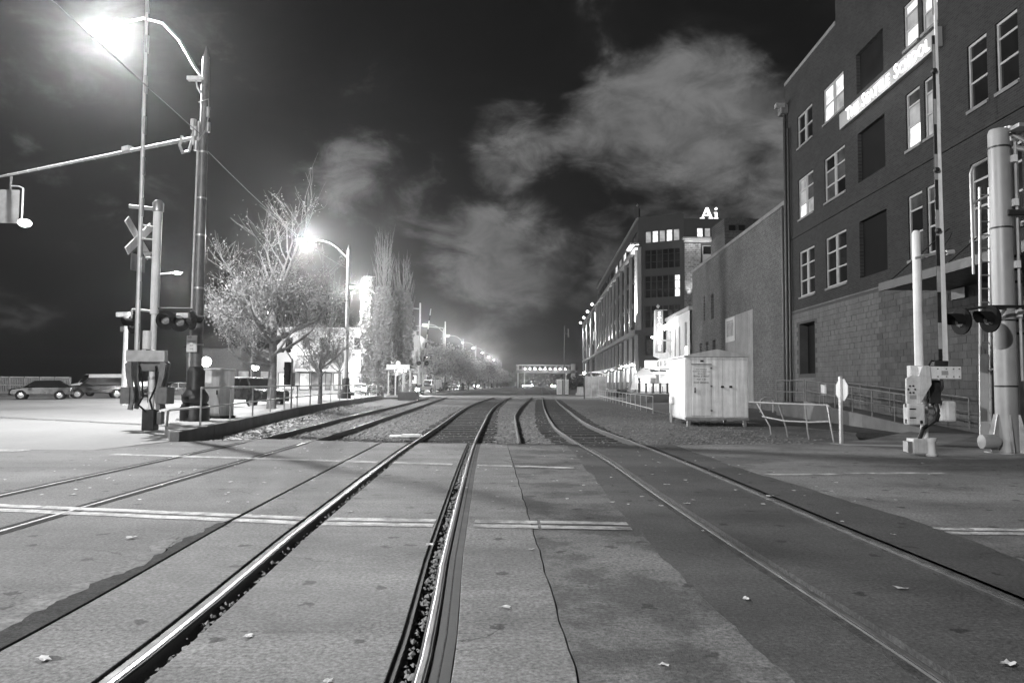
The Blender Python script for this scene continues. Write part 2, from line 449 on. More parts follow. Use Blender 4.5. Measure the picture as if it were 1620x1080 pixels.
def sheet(name, poly, z0, z1, m, kind='structure'):
    o = MB().prism(poly, z0, z1).build(name, m); return tag(o, kind=kind)
g = MB(); g.add([(-600, -60, -.3), (600, -60, -.3), (600, 900, -.3), (-600, 900, -.3)], [(0, 1, 2, 3)])
tag(g.build('ground', dirt), kind='structure')
sheet('street', [(-70, 15.6), (-8.75, 15.6), (-8.3, 17.9), (-9.4, 23.5), (-11.5, 36), (-13, 60), (-13.4, 130), (-10, 200), (-6.5, 270), (-3, 345), (8, 480), (-40, 480), (-70, 300)], -.28, 0.0, street_m)
sheet('road', [(-70, -8), (-3.03, -8), (-3.03, 4), (-2.96, 8), (-3.1, 13.5), (-3.2, 18.2), (-6.2, 19.0), (-8.2, 17.85), (-8.73, 15.58), (-70, 15.58)], -.28, 0.0, asphalt)
sheet('road', [(4.2, -8), (60, -8), (60, 25), (13.2, 24.5), (9.6, 20.2), (7.6, 18.7), (3.95, 18.15), (4.05, 12.9), (4.38, 8), (4.29, 6.3)], -.28, 0.0, asphalt_light)
sheet('side_street', [(-13, 80), (12.3, 80), (13, 104), (-13, 104)], -.28, -.006, street_m)
sheet('yard', [(11.6, 25), (16, 24.7), (17.5, 68), (9, 62), (8.6, 40)], -.28, -.10, asphalt_dark)
# plaza in front of the long building
sheet('plaza', [(13.2, 70.6), (16.6, 69.2), (19, 110), (24, 200), (20, 200), (14.6, 112)], -.28, .6, pave_m)
b_ = MB().add([(11.9, 66, -.29), (16.5, 66, -.29), (16.5, 69.1, .59), (13.25, 70.5, .59), (14.6, 112, .59), (11.5, 112, -.29)], [(0, 1, 2, 3), (0, 3, 4, 5)])
tag(b_.build('bank', dirt), kind='structure')
sheet('ballast_bed', [(-8.9, 17.6), (-6.2, 19.05), (-3.2, 18.22), (3.95, 18.17), (7.6, 18.75), (9.6, 20.3), (11.55, 25), (8.6, 40), (9, 62), (9.6, 79.9), (-12.4, 79.9), (-12.6, 66), (-9.4, 28)], -.29, -.15, ballast_m)
sheet('ballast_bed', [(-13.2, 104.1), (13, 104.1), (22, 300), (0, 300), (-9, 200)], -.29, -.10, ballast_m)

def strip(mb, c0, c1, y0, y1, z0, z1, step=1.0, o0=0.0, o1=0.0):
    n = max(1, int(math.ceil((y1 - y0) / step)))
    vs = []; fs = []
    for i in range(n + 1):
        y = y0 + (y1 - y0) * i / n
        a = c0(y) + o0; b = c1(y) + o1
        vs += [(a, y, z0), (b, y, z0), (b, y, z1), (a, y, z1)]
    for i in range(n):
        k = i * 4; q = k + 4
        fs += [(k + 3, k + 2, q + 2, q + 3), (k, q, q + 1, k + 1), (k, k + 3, q + 3, q), (k + 1, q + 1, q + 2, k + 2)]
    fs += [(0, 1, 2, 3), (n * 4, n * 4 + 3, n * 4 + 2, n * 4 + 1)]
    return mb.add(vs, fs)
cf = lambda c: (lambda y: on(c, y))
GROOVE = [(-2.75, -8), (-2.75, 4.05), (-2.93, 8), (-3.07, 13.5), (-3.17, 18.5)]
SEAM = [(.7, -8), (-.115, 18.5)]
def rag(seed, amp):
    r = random.Random(seed); W = [(amp / (k + 1) ** .8, 1.7 * 1.75 ** k, r.uniform(0, 6.28)) for k in range(7)]
    return lambda y: sum(a * math.sin(f * y + p) for a, f, p in W)
R1, R2, R3, R4 = rag(1, .045), rag(2, .05), rag(3, .045), rag(4, .03)
PATCH = [(1.38, -8), (1.37, 3.7), (1.26, 7.8), (1.30, 12), (1.36, 18.5)]
DEDGE = [(4.15, -8), (4.25, 6.3), (4.33, 8), (4.0, 12.9), (3.9, 18.5)]
seam_wob = lambda y: on(SEAM, y) + .006 * math.sin(y * 5.1) + .004 * math.sin(y * 11.7)
cross = thing('level_crossing', None, None, kind='structure')
tag(MB().add([(-3.3, -8, -.16), (4.4, -8, -.16), (4.4, 18.12, -.16), (-3.3, 18.12, -.16)], [(0, 1, 2, 3)]).build('crossing_base', black), kind='structure').parent = cross
cuts = [-8, -.2, 4.4, 9.0, 13.6, 18.1]
for a, b in zip(cuts, cuts[1:]):
    strip(MB(), cf(GROOVE), cf(B1), a + .0025, b - .0025, -.15, 0, 1, .02, -.105).build('panel', concrete, cross, bevel=.006)
    strip(MB(), cf(B1), cf(B2), a + .0025, b - .0025, -.15, 0, 1, .15, -.165).build('panel', concrete, cross, bevel=.006)
    strip(MB(), cf(B2), seam_wob, a + .0025, b - .0025, -.15, 0, .25, .155, -.004).build('panel', concrete, cross, bevel=.006)
    strip(MB(), cf(B1), cf(B1), a, b, -.15, -.018, 1, -.10, -.045).build('flange_filler', rubber, cross)
    strip(MB(), cf(B2), cf(B2), a, b, -.15, -.012, 1, .045, .15).build('flange_filler', rubber, cross)
    strip(MB(), cf(B2), cf(B2), a, b, -.03, -.0095, 1, .085, .093).build('flange_groove', tar_m, cross)
    strip(MB(), cf(B2), cf(B2), a, b, -.15, -.02, 1, -.165, -.13).build('flange_filler', rubber, cross)
pe_ = lambda y: on(PATCH, y) + .45 * R3(y)
de_ = lambda y: on(DEDGE, y) + .6 * R4(y)
strip(MB(), seam_wob, pe_, -8, 18.1, -.15, -.003, .12, .005, 0).build('asphalt_patch', patchy, cross)
strip(MB(), pe_, cf(D1), -8, 18.1, -.15, -.001, .12, .002, -.07).build('asphalt_strip', asphalt_dark, cross)
strip(MB(), cf(D1), cf(D2), -8, 18.1, -.15, -.001, .5, .1, -.1).build('asphalt_strip', asphalt_dark, cross)
strip(MB(), cf(D2), de_, -8, 18.1, -.15, .003, .12, .07, .05).build('asphalt_strip', asphalt_dark, cross)
# worn tar strip and pale wear beside the outer groove
strip(MB(), lambda y: min(on(GROOVE, y) - .01, on(GROOVE, y) - .17 - R1(y) + .10 * max(0, (y - 6.2))) , cf(GROOVE), 1.5, 7.7, -.01, .004, .06, 0, .0).build('tar_strip', tar_m, cross)
strip(MB(), lambda y: on(GROOVE, y) - .27 - R1(y) - abs(R2(y)), lambda y: on(GROOVE, y) - .16 - R1(y), 1.5, 7.0, -.01, .003, .06).build('worn_strip', wear_m, cross)
for c_ in (A1, A2):
    for o_ in (-.115, .045): tag(strip(MB(), cf(c_), cf(c_), -8, 17.8, -.01, .0045, .5, o_, o_ + .07).build('flangeway', tar_m), kind='structure')
for c_, o_ in ((D1, -.12), (D2, .05)): strip(MB(), cf(c_), cf(c_), -8, 18.0, -.02, .003, .5, o_, o_ + .07).build('flangeway', tar_m, cross)

# painted lines, interrupted at the rails
def mark(pts, width, z=.004):
    mb = MB(); vs = []; fs = []
    for i, (x, y) in enumerate(pts):
        j = .012 * math.sin(i * 2.7)
        vs += [(x, y - width / 2 + j, z), (x, y + width / 2 + j, z)]
    for i in range(len(pts) - 1): fs.append((2 * i, 2 * i + 2, 2 * i + 3, 2 * i + 1))
    return tag(mb.add(vs, fs).build('road_marking', paint), kind='structure')
def line_y(x, P): return lerp_path([(b, a) for a, b in P], x)
near = [(-14, 9.9), (-5.81, 8.51), (-2.03, 7.83), (1.2, 7.70)]
for off in (-.13, .13):
    for x0, x1 in ((-13, -2.95), (-2.9, -2.2), (-1.93, -.79), (-.38, .28), (.31, 1.22)):
        n = max(2, int((x1 - x0) / .4))
        mark([(x0 + (x1 - x0) * i / n, line_y(x0 + (x1 - x0) * i / n, near) + off) for i in range(n + 1)], .17, .005)
    mark([(4.35 + i * .5, 7.56 - .01 * i + off * .8) for i in range(14)], .13, .005)
far_l = [(-8, 14.75), (-7.16, 14.59), (1.06, 12.95)]
for x0, x1 in ((-7.9, -3.15), (-3.05, -2.45), (-2.15, -1.05), (-.6, .02), (.07, 1.1)):
    n = max(2, int((x1 - x0) / .4))
    mark([(x0 + (x1 - x0) * i / n, line_y(x0 + (x1 - x0) * i / n, far_l)) for i in range(n + 1)], .26, .005)
mark([(4.12, 12.2), (4.6, 12.2), (5.2, 12.3), (5.6, 12.43), (6.2, 12.5), (6.8, 12.55), (7.3, 12.56)], .2, .005)
mark([(-22 + i, 15.2 + .01 * i) for i in range(13)], .45, .006)
mark([(-24 + i, 13.2 + .01 * i) for i in range(11)], .3, .006)

# ================================================================ TRACKS
def rail_meshes(c, y0, y1):
    pts = smooth_path(c, ysamp(y0, y1))
    def sweep(sec):
        mb = MB(); vs = []; fs = []; n = len(sec)
        for i, (x, y) in enumerate(pts):
            a = pts[max(i - 1, 0)]; b = pts[min(i + 1, len(pts) - 1)]
            d = Vector((b[0] - a[0], b[1] - a[1])).normalized()
            for u, z in sec: vs.append((x + d.y * u, y - d.x * u, z))
        for i in range(len(pts) - 1):
            for k in range(n):
                k2 = (k + 1) % n
                fs.append((i * n + k, i * n + k2, (i + 1) * n + k2, (i + 1) * n + k))
        fs += [tuple(range(n))[::-1], tuple(range((len(pts) - 1) * n, len(pts) * n))]
        mb.add(vs, fs); mb.fix = True
        return mb
    web = sweep([(.036, -.035), (.036, -.006), (.028, .004), (-.028, .004), (-.036, -.006), (-.036, -.035), (-.012, -.05), (-.012, -.13), (-.07, -.148), (-.07, -.16), (.07, -.16), (.07, -.148), (.012, -.13), (.012, -.05)])
    head = sweep([(.019, -.003), (.018, .007), (.012, .0095), (-.012, .0095), (-.018, .007), (-.019, -.003)])
    return web, head
sleeper_mesh = MB().box(-1.2, 1.2, -.12, .12, -.3, -.118).mesh('sleeper', tie_m)
def track(label, curves, y0, y1, sleepers=None, hm=None):
    t = thing('railway_track', label, 'railway track', group='railway tracks over the crossing')
    for c in curves:
        web, head = rail_meshes(c, y0, y1)
        r = web.build('rail', rust, t); head.build('rail_head', hm or steel_top, r)
    if sleepers:
        y = sleepers[0]
        while y < sleepers[1]:
            x = (on(curves[0], y) + on(curves[-1], y)) / 2
            place('sleeper', sleeper_mesh, t, (x + random.uniform(-.05, .05), y + random.uniform(-.04, .04), random.uniform(-.006, .012)), random.uniform(-.03, .03))
            y += .62
    return t
track('leftmost streetcar track curving in pale gravel beside the concrete kerb', (A1, A2), -8, 106, None, rail_dull)
track('middle railway track with a gravel filled gap beside its right rail', (B1, B2), -8, 112, (18.5, 66))
track('right railway track set in the dark asphalt strip and curving away', (D1, D2), -8, 350, (18.5, 75), rail_dull)
t = thing('stub_rail', 'single disused rail starting at the crossing edge between two tracks', 'rail')
web, head = rail_meshes(C1, 18.25, 88)
web.build('rail_web', rust, t); head.build('rail_head', rail_dull, t)
for c0, c1, y1 in ((B1, B2, 79), (D1, D2, 79)):
    mb = strip(MB(), cf(c0), cf(c1), 18.2, y1, -.2, -.143, 1.0, .08, -.08)
    tag(mb.build('track_bed', dirt), kind='structure')

# loose gravel and leaf litter
def stones(name, n, spot, smin, smax, m, seed):
    rnd = random.Random(seed); mb = MB()
    for _ in range(n):
        x, y, z = spot(rnd); s = rnd.uniform(smin, smax)
        a = rnd.uniform(0, 6.28); q = [rnd.uniform(.6, 1.2) for _ in range(6)]
        ca, sa = math.cos(a) * s, math.sin(a) * s
        mb.add([(x + ca * q[0], y + sa * q[0], z), (x - sa * q[1], y + ca * q[1], z + s * .1), (x - ca * q[2], y - sa * q[2], z), (x + sa * q[3], y - ca * q[3], z + s * .1), (x + s * .2, y, z + s * q[4] * .8), (x, y, z - s * .5)],
               [(0, 1, 4), (1, 2, 4), (2, 3, 4), (3, 0, 4), (1, 0, 5), (2, 1, 5), (3, 2, 5), (0, 3, 5)])
    return tag(mb.build(name, m), kind='stuff')
def spot_bed(r):
    y = 18.3 + (r.random() ** 1.8) * 34
    x = r.uniform(-8.1 - .1 * (y - 18), 8 + .05 * (y - 18))
    return x, y, -.145
stones('gravel', 9000, spot_bed, .02, .055, stone_m, 3)
def spot_gap(c, o0, o1, z):
    def f(r):
        y = r.uniform(2.5, 18.1); return on(c, y) + r.uniform(o0, o1), y, z + r.uniform(-.02, .02)
    return f
stones('gravel', 900, spot_gap(B2, -.13, -.05, -.062), .008, .036, mat('pale_stone', .2, .8, var=.4, scale=8, coord='World'), 5)
stones('gravel', 700, spot_gap(B1, .05, .15, -.055), .008, .03, MATS['pale_stone'], 6)
def litter(name, n, spot, smin, smax, m, seed, up=.35):
    rnd = random.Random(seed); mb = MB()
    for _ in range(n):
        x, y, z = spot(rnd); s = rnd.uniform(smin, smax); a = rnd.uniform(0, 6.28)
        ca, sa = math.cos(a) * s, math.sin(a) * s; h = [rnd.uniform(0, up) * s for _ in range(4)]
        mb.add([(x + ca, y + sa, z + h[0]), (x - sa * .7, y + ca * .7, z + h[1]), (x - ca, y - sa, z + h[2]), (x + sa * .7, y - ca * .7, z + h[3])], [(0, 1, 2), (0, 2, 3)])
    return tag(mb.build(name, m), kind='stuff')
def spot_litter(r):
    k = r.random(); y = 18.35 + (r.random() ** 1.6) * 30
    if k < .5: x = r.uniform(-8.0 - .1 * (y - 18), -2.6)
    elif k < .72: x = r.uniform(-1.0, 1.6)
    else: x = r.uniform(3.2, 9 + .04 * (y - 18)); y = 18.6 + max(0, (x - 4) * .25) + (r.random() ** 1.6) * 26
    return x, y, -.135
litter('leaf_litter', 3800, spot_litter, .03, .075, litter_m, 8)
def spot_kerbside(r):
    y = 18.8 + (r.random() ** 1.4) * 40
    return -7.9 - .125 * (y - 18.8) + abs(r.gauss(0, .45)) + .25, y, -.13
litter('leaf_litter', 1500, spot_kerbside, .04, .085, mat('pale_litter', .36, .7, var=.5, scale=5, coord='World'), 9, .9)
def spot_crossing(r): return r.uniform(-8, 5), r.uniform(9, 18.0) , .006
litter('leaf_crumbs', 260, spot_crossing, .015, .042, fallen, 10)

rnd = random.Random(4); leaf_meshes = []
for k in range(4):
    n = 11; vs = [(0, 0, .006)]; fs = []
    for i in range(n):
        a = 2 * math.pi * i / n; rr = (.042 if i % 2 else .032) * rnd.uniform(.7, 1.25)
        vs.append((rr * math.cos(a), rr * math.sin(a) * .8, .004 + rnd.uniform(0, .012)))
    fs = [(0, 1 + i, 1 + (i + 1) % n) for i in range(n)]
    leaf_meshes.append(MB().add(vs, fs).mesh('fallen_leaf', fallen))
LEAVES = [(0.8, 3.91), (1.6, 5.11), (-.03, 4.88), (.18, 6.55), (1.91, 7.45), (2.15, 9.12), (1.42, 9.06), (3.37, 9.75), (3.73, 8.53), (3.75, 7.34), (2.3, 12.04), (3.53, 13.05), (-1.49, 4.3),
          (-.88, 3.67), (-2.42, 3.93), (2.6, 3.95), (.69, 11.2), (2.62, 15.2), (3.55, 8.02), (2.8, 5.38), (3.97, 12.4), (1.8, 8.95), (2.43, 13.4), (-1.47, 10.3), (-8.6, 17.3), (-5.26, 11.9), (-5.52, 15.8), (-3.5, 6.9), (-3.4, 9.0), (-1.8, 8.4), (-.72, 6.73), (6.9, 12.3), (7.8, 14.1)]
for i, (x, y) in enumerate(LEAVES):
    lo_ = place('fallen_leaf', leaf_meshes[i % 4], None, (x, y, .004), i * 1.3); k_ = rnd.uniform(.65, 1.45); lo_.scale = (k_, k_ * rnd.uniform(.6, 1.1), k_)
    tag(lo_, 'pale fallen leaf lying flat on the level crossing', 'leaf', 'fallen leaves on the crossing')
mb = MB(); mb.cbox((-3.1, 21.9, -.11), (.95, .5, .05), rz=.1); mb.cbox((-2.95, 21.95, -.075), (.55, .3, .04), rz=-.1)
tag(mb.build('discarded_panel', white), 'flat pale board lying in the gravel between the left tracks', 'board')

# ================================================================ LEFT: platform, kerb wall, railing
KERB = [(-8.1, 18.0), (-8.45, 21), (-9.35, 28), (-10.4, 36), (-11.3, 48), (-12.3, 66), (-12.6, 72)]
LEFTE = [(-12.9, 72), (-13.6, 60), (-14.0, 48), (-13.6, 40), (-12.9, 32), (-11.6, 26), (-9.6, 20.6), (-8.25, 18.0)]
sheet('pavement', [(x - .16, y) for x, y in KERB] + [(x, y) for x, y in LEFTE], -.29, .215, pave_m)
kw = MB(); ys = [18.0 + i * 1.0 for i in range(55)]
kx = lambda y: lerp_path(KERB, y)
kw2 = thing('kerb_wall', 'low concrete retaining kerb between the pavement railing and the leftmost track', 'kerb wall')
for a in range(18, 72, 3):
    strip(MB(), kx, kx, a + .012, a + 2.988, -.29, .235, 1.0, -.165, .06).build('segment', wall_conc, kw2, bevel=.012)

rl = thing('railing', 'galvanised pipe railing running along the concrete kerb on the left', 'railing')
py = [20.8 + 3.3 * i for i in range(16)]
for y in py:
    x = kx(y) - .28
    MB().tube((x, y, .21), (x, y, 1.27), .03, n=8).build('post', galv, rl)
for z, r in ((1.27, .032), (.72, .026)):
    MB().path([(kx(y) - .28, y, z) for y in py], r, 8).build('rail', galv, rl)
lw = MB().path([(kx(20.8) - .28, 20.8, .74), (-9.45, 20.6, .66), (-9.55, 20.65, .62), (-9.42, 20.3, .15), (-9.2, 19.9, .02)], .035, 8).build('end_rail', galv, rl)

# ---------------------------------------------------------------- street lamps
def street_lamp(label, loc, power, detail=False, arm=3.3, lit=True, lr=.12, az=0.0, up=0.0):
    t = thing('street_lamp', label, 'street lamp', loc, group='street lamps in the kerbside row')
    MB().lathe([(.19, .0), (.17, 3), (.145, 7), (.115, 11.6), (.10, 11.75)], n=14).build('pole', pole_m if detail else greyp, t)
    if detail:
        MB().lathe([(.44, 0), (.44, .42), (.41, .46), (.41, .5), (.36, .56), (.40, .64), (.41, .74), (.36, .86), (.30, .94), (.27, 1.0), (.27, 1.55), (.23, 1.62), (.19, 1.7)], n=16).build('base', dark_metal, t)
    else:
        MB().lathe([(.42, 0), (.42, .5), (.3, .8), (.27, 1.5), (.2, 1.6)], n=12).build('base', dark_metal, t)
    ca_, sa_ = math.cos(az), math.sin(az)
    k_ = arm / 3.3
    MB().path([(-u * ca_ * k_, -u * sa_ * k_, 11.1 + z_ * (1 + up / 1.4)) for u, z_ in ((.1, 0), (.35, .2), (.9, .75), (1.5, 1.15), (2.2, 1.35), (3.3, 1.4))], [.06, .055, .05, .045, .04, .035], 8).build('arm', galv, t)
    MB().lathe([(.12, 11.72), (.07, 11.85), (.02, 12.1)], n=8).build('finial', pole_m, t)
    h = MB(); h.lathe([(.03, .42), (.10, .38), (.17, .15), (.19, -.15), (.15, -.36), (.04, -.44)], n=12, axis='X')
    hx, hy = -(arm + .3) * ca_, -(arm + .3) * sa_
    hd = h.build('lamp_head', galv, t, loc=(hx, hy, 12.53 + up), rz=az)
    hd.scale = (1.15, 1.0, .55)
    ln = MB().lathe([(.02, -.17), (.12, -.14), (.19, -.07), (.21, 0)], n=14).build('lamp_lens', lamp_on, hd, loc=(0.0, 0, -.08))
    ln.scale = (1.5, 1.0, 1.9)
    if lit: plight('lamp_light', (hx, hy, 12.15 + up), power, t, lr)
    return t
LAMP_POWER = 22000
PL = [(-10.0, 23.45), (-12.95, 57.9), (-15.1, 85), (-12.9, 139), (-11.3, 171), (-9.72, 199), (-8.42, 229), (-7.07, 264), (-5.96, 305), (-4.96, 345)]
LAB = ['tall near street lamp with a white sign and a traffic signal arm', 'second street lamp of the row, beside the thin leafless tree', 'street lamp whose head hangs against the bright poplar',
       'street lamp just beyond the leaning crossing gate', 'first street lamp rising out of the low tree row past the signal masts']
lamps = []
lamps.append(street_lamp(LAB[0], (PL[0][0], PL[0][1], .215), LAMP_POWER, True, arm=4.6, az=-.45, up=1.3))
base_l = street_lamp(LAB[1], (PL[1][0], PL[1][1], .215), LAMP_POWER)
far_data = [o for o in kids(base_l) if o.type == 'LIGHT'][0].data.copy(); far_data.energy = 7000
lamps.append(base_l)
for i, (x, y) in enumerate(PL[2:]):
    lab = LAB[i + 2] if i + 2 < len(LAB) else '%s street lamp rising out of the low tree row past the signal masts' % ORD[i - 2 + 0]
    d_ = dup(base_l, (x, y, 0), 0, lab); lamps.append(d_)
    if i > 0:
        for o in kids(d_):
            if o.type == 'LIGHT': o.data = far_data
# the same row continues behind the photographer
back = dup(base_l, (-8.6, -9.5, 0), 0, 'street lamp behind the photographer at the crossing')
for o in kids(back):
    if o.type == 'LIGHT': o.data = o.data.copy(); o.data.energy = 29000

# fittings of the near pole
p1 = lamps[0]
MB().tube((-.19, -.06, 1.6), (-.15, -.05, 9.6), .035, n=8).build('conduit', offwhite, p1)
for z in (2.4, 4.2, 5.9, 7.1, 8.6):
    MB().lathe([(.205 - z * .007, -.03), (.205 - z * .007, .03)], c=(0, 0, z), n=12).build('strap', galv, p1)
MB().cbox((-.28, -.05, 11.0), (.55, .2, .13)).build('camera_box', white, p1, bevel=.02)
MB().path([(-.28, -.05, 10.95), (-.22, -.05, 10.7), (-.1, -.05, 10.5)], .03, 6).build('bracket', galv, p1)
for dx, dz, r in ((-.32, 9.5, .09), (-.24, 9.25, .1), (-.3, 9.0, .08), (-.2, 8.8, .09), (.16, 9.4, .07), (.14, 9.9, .06)):
    MB().lathe([(r, -.16), (r, .16)], c=(dx, -.05, dz), n=10).build('clamp', galv, p1)
MB().path([(-.15, -.1, 10.2), (.17, -.14, 10.3), (.2, -.1, 9.9), (.12, -.12, 9.3), (-.1, -.15, 8.9)], .022, 6).build('cable', galv, p1)
MB().path([(-.35, -.05, 8.95), (-.42, -.1, 8.6), (-.62, -.1, 8.55), (-.72, -.1, 8.8), (-.65, -.1, 9.1)], .05, 8).build('bracket', galv, p1)
sg = MB().prism_y([(-.19, -.26), (.19, -.26), (.20, -.25), (.20, .25), (.19, .26), (-.19, .26), (-.2, .25), (-.2, -.25)], -.012, .012).build('sign_plate', white, p1, loc=(-.06, -.24, 2.42), rz=-.35)
for txt, z, s in (('NO', .2, .085), ('PARKING', .06, .075), ('ANY', -.06, .07), ('TIME', -.17, .07)):
    lettering(txt, s, mid_metal, sg, mtx_front(-.07 if txt == 'NO' else 0, -.014, z), .001)
# signal mast arm towards the street
ad = Vector((-10.2, 5.4, .15)).normalized()
a0 = Vector((-.15, .0, 9.1)); a1 = a0 + ad * 11.6
MB().path([a0, a0 + ad * 4, a1], [.065, .055, .04], 10).build('signal_arm', greyp, p1)
for i in range(1, 17):
    c = a0 + ad * (i * .68)
    MB().tube(c - ad * .03, c + ad * .03, .072 - .0015 * i, n=10).build('band', galv, p1)
MB().cbox(a0 + ad * 3.6 + Vector((0, 0, .08)), (.35, .22, .16), rz=-.5).build('junction_box', white, p1)
ts = thing('traffic_signal', 'grey backed traffic signal hanging under the far end of the mast arm', 'traffic signal', (-19.72, 28.55, 7.45), .1)
MB().box(-.75, .40, -.03, .0, .1, 1.42).build('back_plate', mat('signal_back', .085, .7, var=.2, scale=4, spec=.2), ts)
MB().box(-.55, -.2, .0, .28, .15, 1.4).build('housing', dark_metal, ts, bevel=.03)
MB().tube((.52, 0, .2), (.52, 0, 1.5), .035).build('strut', galv, ts)
MB().tube((0, .1, 1.4), (0, .1, 1.98), .05).build('hanger', dark_metal, ts)
MB().path([(.52, 0, 1.5), (.35, .05, 1.58), (.0, .1, 1.6)], .03, 6).build('bracket', galv, ts)
for z in (.35, .78, 1.2):
    MB().lathe([(.155, .28), (.155, .5)], c=(-.38, 0, z), n=12, axis='Y').build('visor', black, ts)
fl = MB().lathe([(.06, -.15), (.2, -.09), (.24, .02), (.16, .12)], c=(.66, -.05, .12), n=12).build('lit_lamp', lamp_mid, ts)
plight('signal_light', (1.1, -.5, .0), 150, ts, .1)

# overhead wires
wr = thing('overhead_wire', 'thin overhead cable strung past the tall near street lamp', 'cable')
def sag(a, b, s, n=14): return [Vector(a).lerp(Vector(b), i / n) + Vector((0, 0, -4 * s * (i / n) * (1 - i / n))) for i in range(n + 1)]
MB().path(sag((-10.1, 23.4, 9.4), (-9.0, -9.5, 10.6), .25), .014, 5).build('cable', mid_metal, wr)
sp = sag((-10.1, 23.4, 9.4), (-9.0, -9.5, 10.6), .25)
MB().tube(sp[2].lerp(sp[3], .2), sp[2].lerp(sp[3], .75), .028, n=6).build('splice', galv, wr)
MB().path(sag((-9.9, 23.5, 8.9), (-12.9, 57.9, 10.4), .5), .014, 5).build('cable', mid_metal, wr)

# lamp on the far side of the street and pale post near the parked cars
t = thing('street_lamp', 'small far street lamp seen just right of the left crossing mast', 'street lamp', (-24.4, 50, 0), group='street lamps across the street')
MB().lathe([(.14, 0), (.08, 8.9)], n=10).build('pole', pole_m, t)
MB().path([(0, 0, 8.5), (.4, 0, 8.75), (1.3, 0, 8.85)], .05, 8).build('arm', galv, t)
hd = MB().lathe([(.05, .35), (.17, .2), (.19, -.2), (.06, -.4)], n=10, axis='X').build('lamp_head', galv, t, loc=(1.6, 0, 8.85)); hd.scale = (1, 1, .5)
MB().lathe([(.02, -.3), (.2, -.2), (.26, 0)], n=12).build('lamp_lens', lamp_on, hd)
plight('lamp_light', (1.6, 0, 8.4), 2600, t, .12)
sl = t
for x_, y_, lab_ in ((-27.5, 78, 'street lamp across the street seen through the large bare tree'), (-25.5, 108, 'street lamp across the street seen left of the second lamp pole')):
    dup(sl, (x_, y_, 0), 0, lab_)
t = thing('camera_post', 'pale slender post with a small box on top behind the parked cars', 'post', (-23.55, 45, 0))
MB().lathe([(.15, 0), (.12, 5.35)], n=10).build('post', offwhite, t)
MB().cbox((-.2, 0, 5.5), (.75, .35, .28), ry=-.05).build('box', offwhite, t, bevel=.03)
MB().cbox((-.15, -.1, 4.6), (.2, .2, .3)).build('bracket', mid_metal, t)

# ---------------------------------------------------------------- left crossing mast with raised gate
def counterweight(t, sx, m, m2):
    pass
L0 = thing('crossing_mast', 'left crossing mast with crossbuck, dark flashers and gate arm raised upright', 'crossing signal', (-10.73, 22.1, 0))
MB().box(-.19, .17, -.18, .18, 0, .62).build('base', dark_metal, L0, bevel=.03)
MB().cbox((.27, .05, .36), (.14, .24, .38)).build('junction_box', mid_metal, L0, bevel=.02)
MB().lathe([(.085, .6), (.085, 3.45), (.125, 3.46), (.125, 6.55)], c=(0, 0, 0), n=12).build('mast', alum, L0)
MB().lathe([(.125, 6.55), (.16, 6.57), (.16, 6.82), (.1, 6.9)], c=(.0, 0, 0), n=12).build('cap', galv, L0)
MB().tube((.1, 0, 6.62), (-.75, -.25, 6.66), .055).build('cross_arm', galv, L0)
cb = MB(); 
for a in (.72, -.72):
    cb2 = MB().cbox((0, 0, 0), (1.45, .03, .24), ry=a)
    o = cb2.build('crossbuck_board', white if a > 0 else offwhite, L0, loc=(-.52 + (.035 if a > 0 else 0), -.1, 5.72), rz=-1.72)
o = MB().prism_y([(-.32, -.25), (.32, -.25), (.32, .25), (-.32, .25)], -.01, .01).build('track_sign', mid_metal, L0, loc=(-.50, -.1, 4.98), rz=-1.72)
for z in (5.3, 5.7, 6.1): MB().tube((-.1, 0, z), (-.42, -.2, z), .025).build('bracket', galv, L0)
MB().tube((.1, 0, 5.15), (-.3, -.05, 5.15), .03).build('bracket', galv, L0)
# arm
arm = MB(); 
MB().path([(-.36, -.25, 2.3), (-.40, -.25, 8), (-.44, -.25, 13.6)], [.075, .06, .045], 8).build('gate_arm', galv_light, L0)
for k in range(9):
    z = 2.6 + k * 1.25
    MB().box(-.36 - .007 * (z - 2), -.29 - .007 * (z - 2), -.30, -.20, z, z + .55).build('stripe', greyp, L0)
# mechanism
MB().box(-.62, .52, -.36, -.16, 2.02, 2.36).build('gate_beam', galv, L0, bevel=.015)
MB().box(-.3, .3, -.16, .14, 1.75, 2.3).build('gate_mechanism', mid_metal, L0, bevel=.03)
for sx in (-1, 1):
    xo = -.05
    pts = [(.52, 2.02), (.60, 1.95), (.56, 1.6), (.42, 1.05), (.48, .62), (.36, .6), (.30, 1.0), (.40, 1.6), (.42, 2.02)]
    poly = [(xo + sx * px, pz) for px, pz in pts]
    MB().prism_y(poly, -.34, -.26).build('counterweight_arm', mid_metal, L0)
    MB().prism_y([(xo + sx * (px - .02), pz + .02) for px, pz in pts], -.02, .05).build('counterweight_arm', mid_metal, L0)
    MB().box(xo + sx * .55 - .14, xo + sx * .55 + .14, -.4, .12, .78, 1.28).build('counterweight', mid_metal, L0, bevel=.03)
MB().path([(-.3, -.2, 1.9), (-.15, -.3, 1.5), (-.1, -.3, 1.0), (-.25, -.25, .75), (-.05, -.2, .55)], .03, 8).build('cable', black, L0)
MB().path([(.2, -.2, 1.9), (.25, -.25, 1.3), (.1, -.3, .9), (.12, -.1, .5)], .03, 8).build('cable', black, L0)
for z in (1.55, 1.1): MB().lathe([(.12, -.04), (.12, .04)], c=(0, 0, z), n=12).build('clamp', galv, L0)
MB().lathe([(.14, 0), (.14, .55)], c=(-.15, -.05, 2.4), n=10).build('junction_box', white, L0)
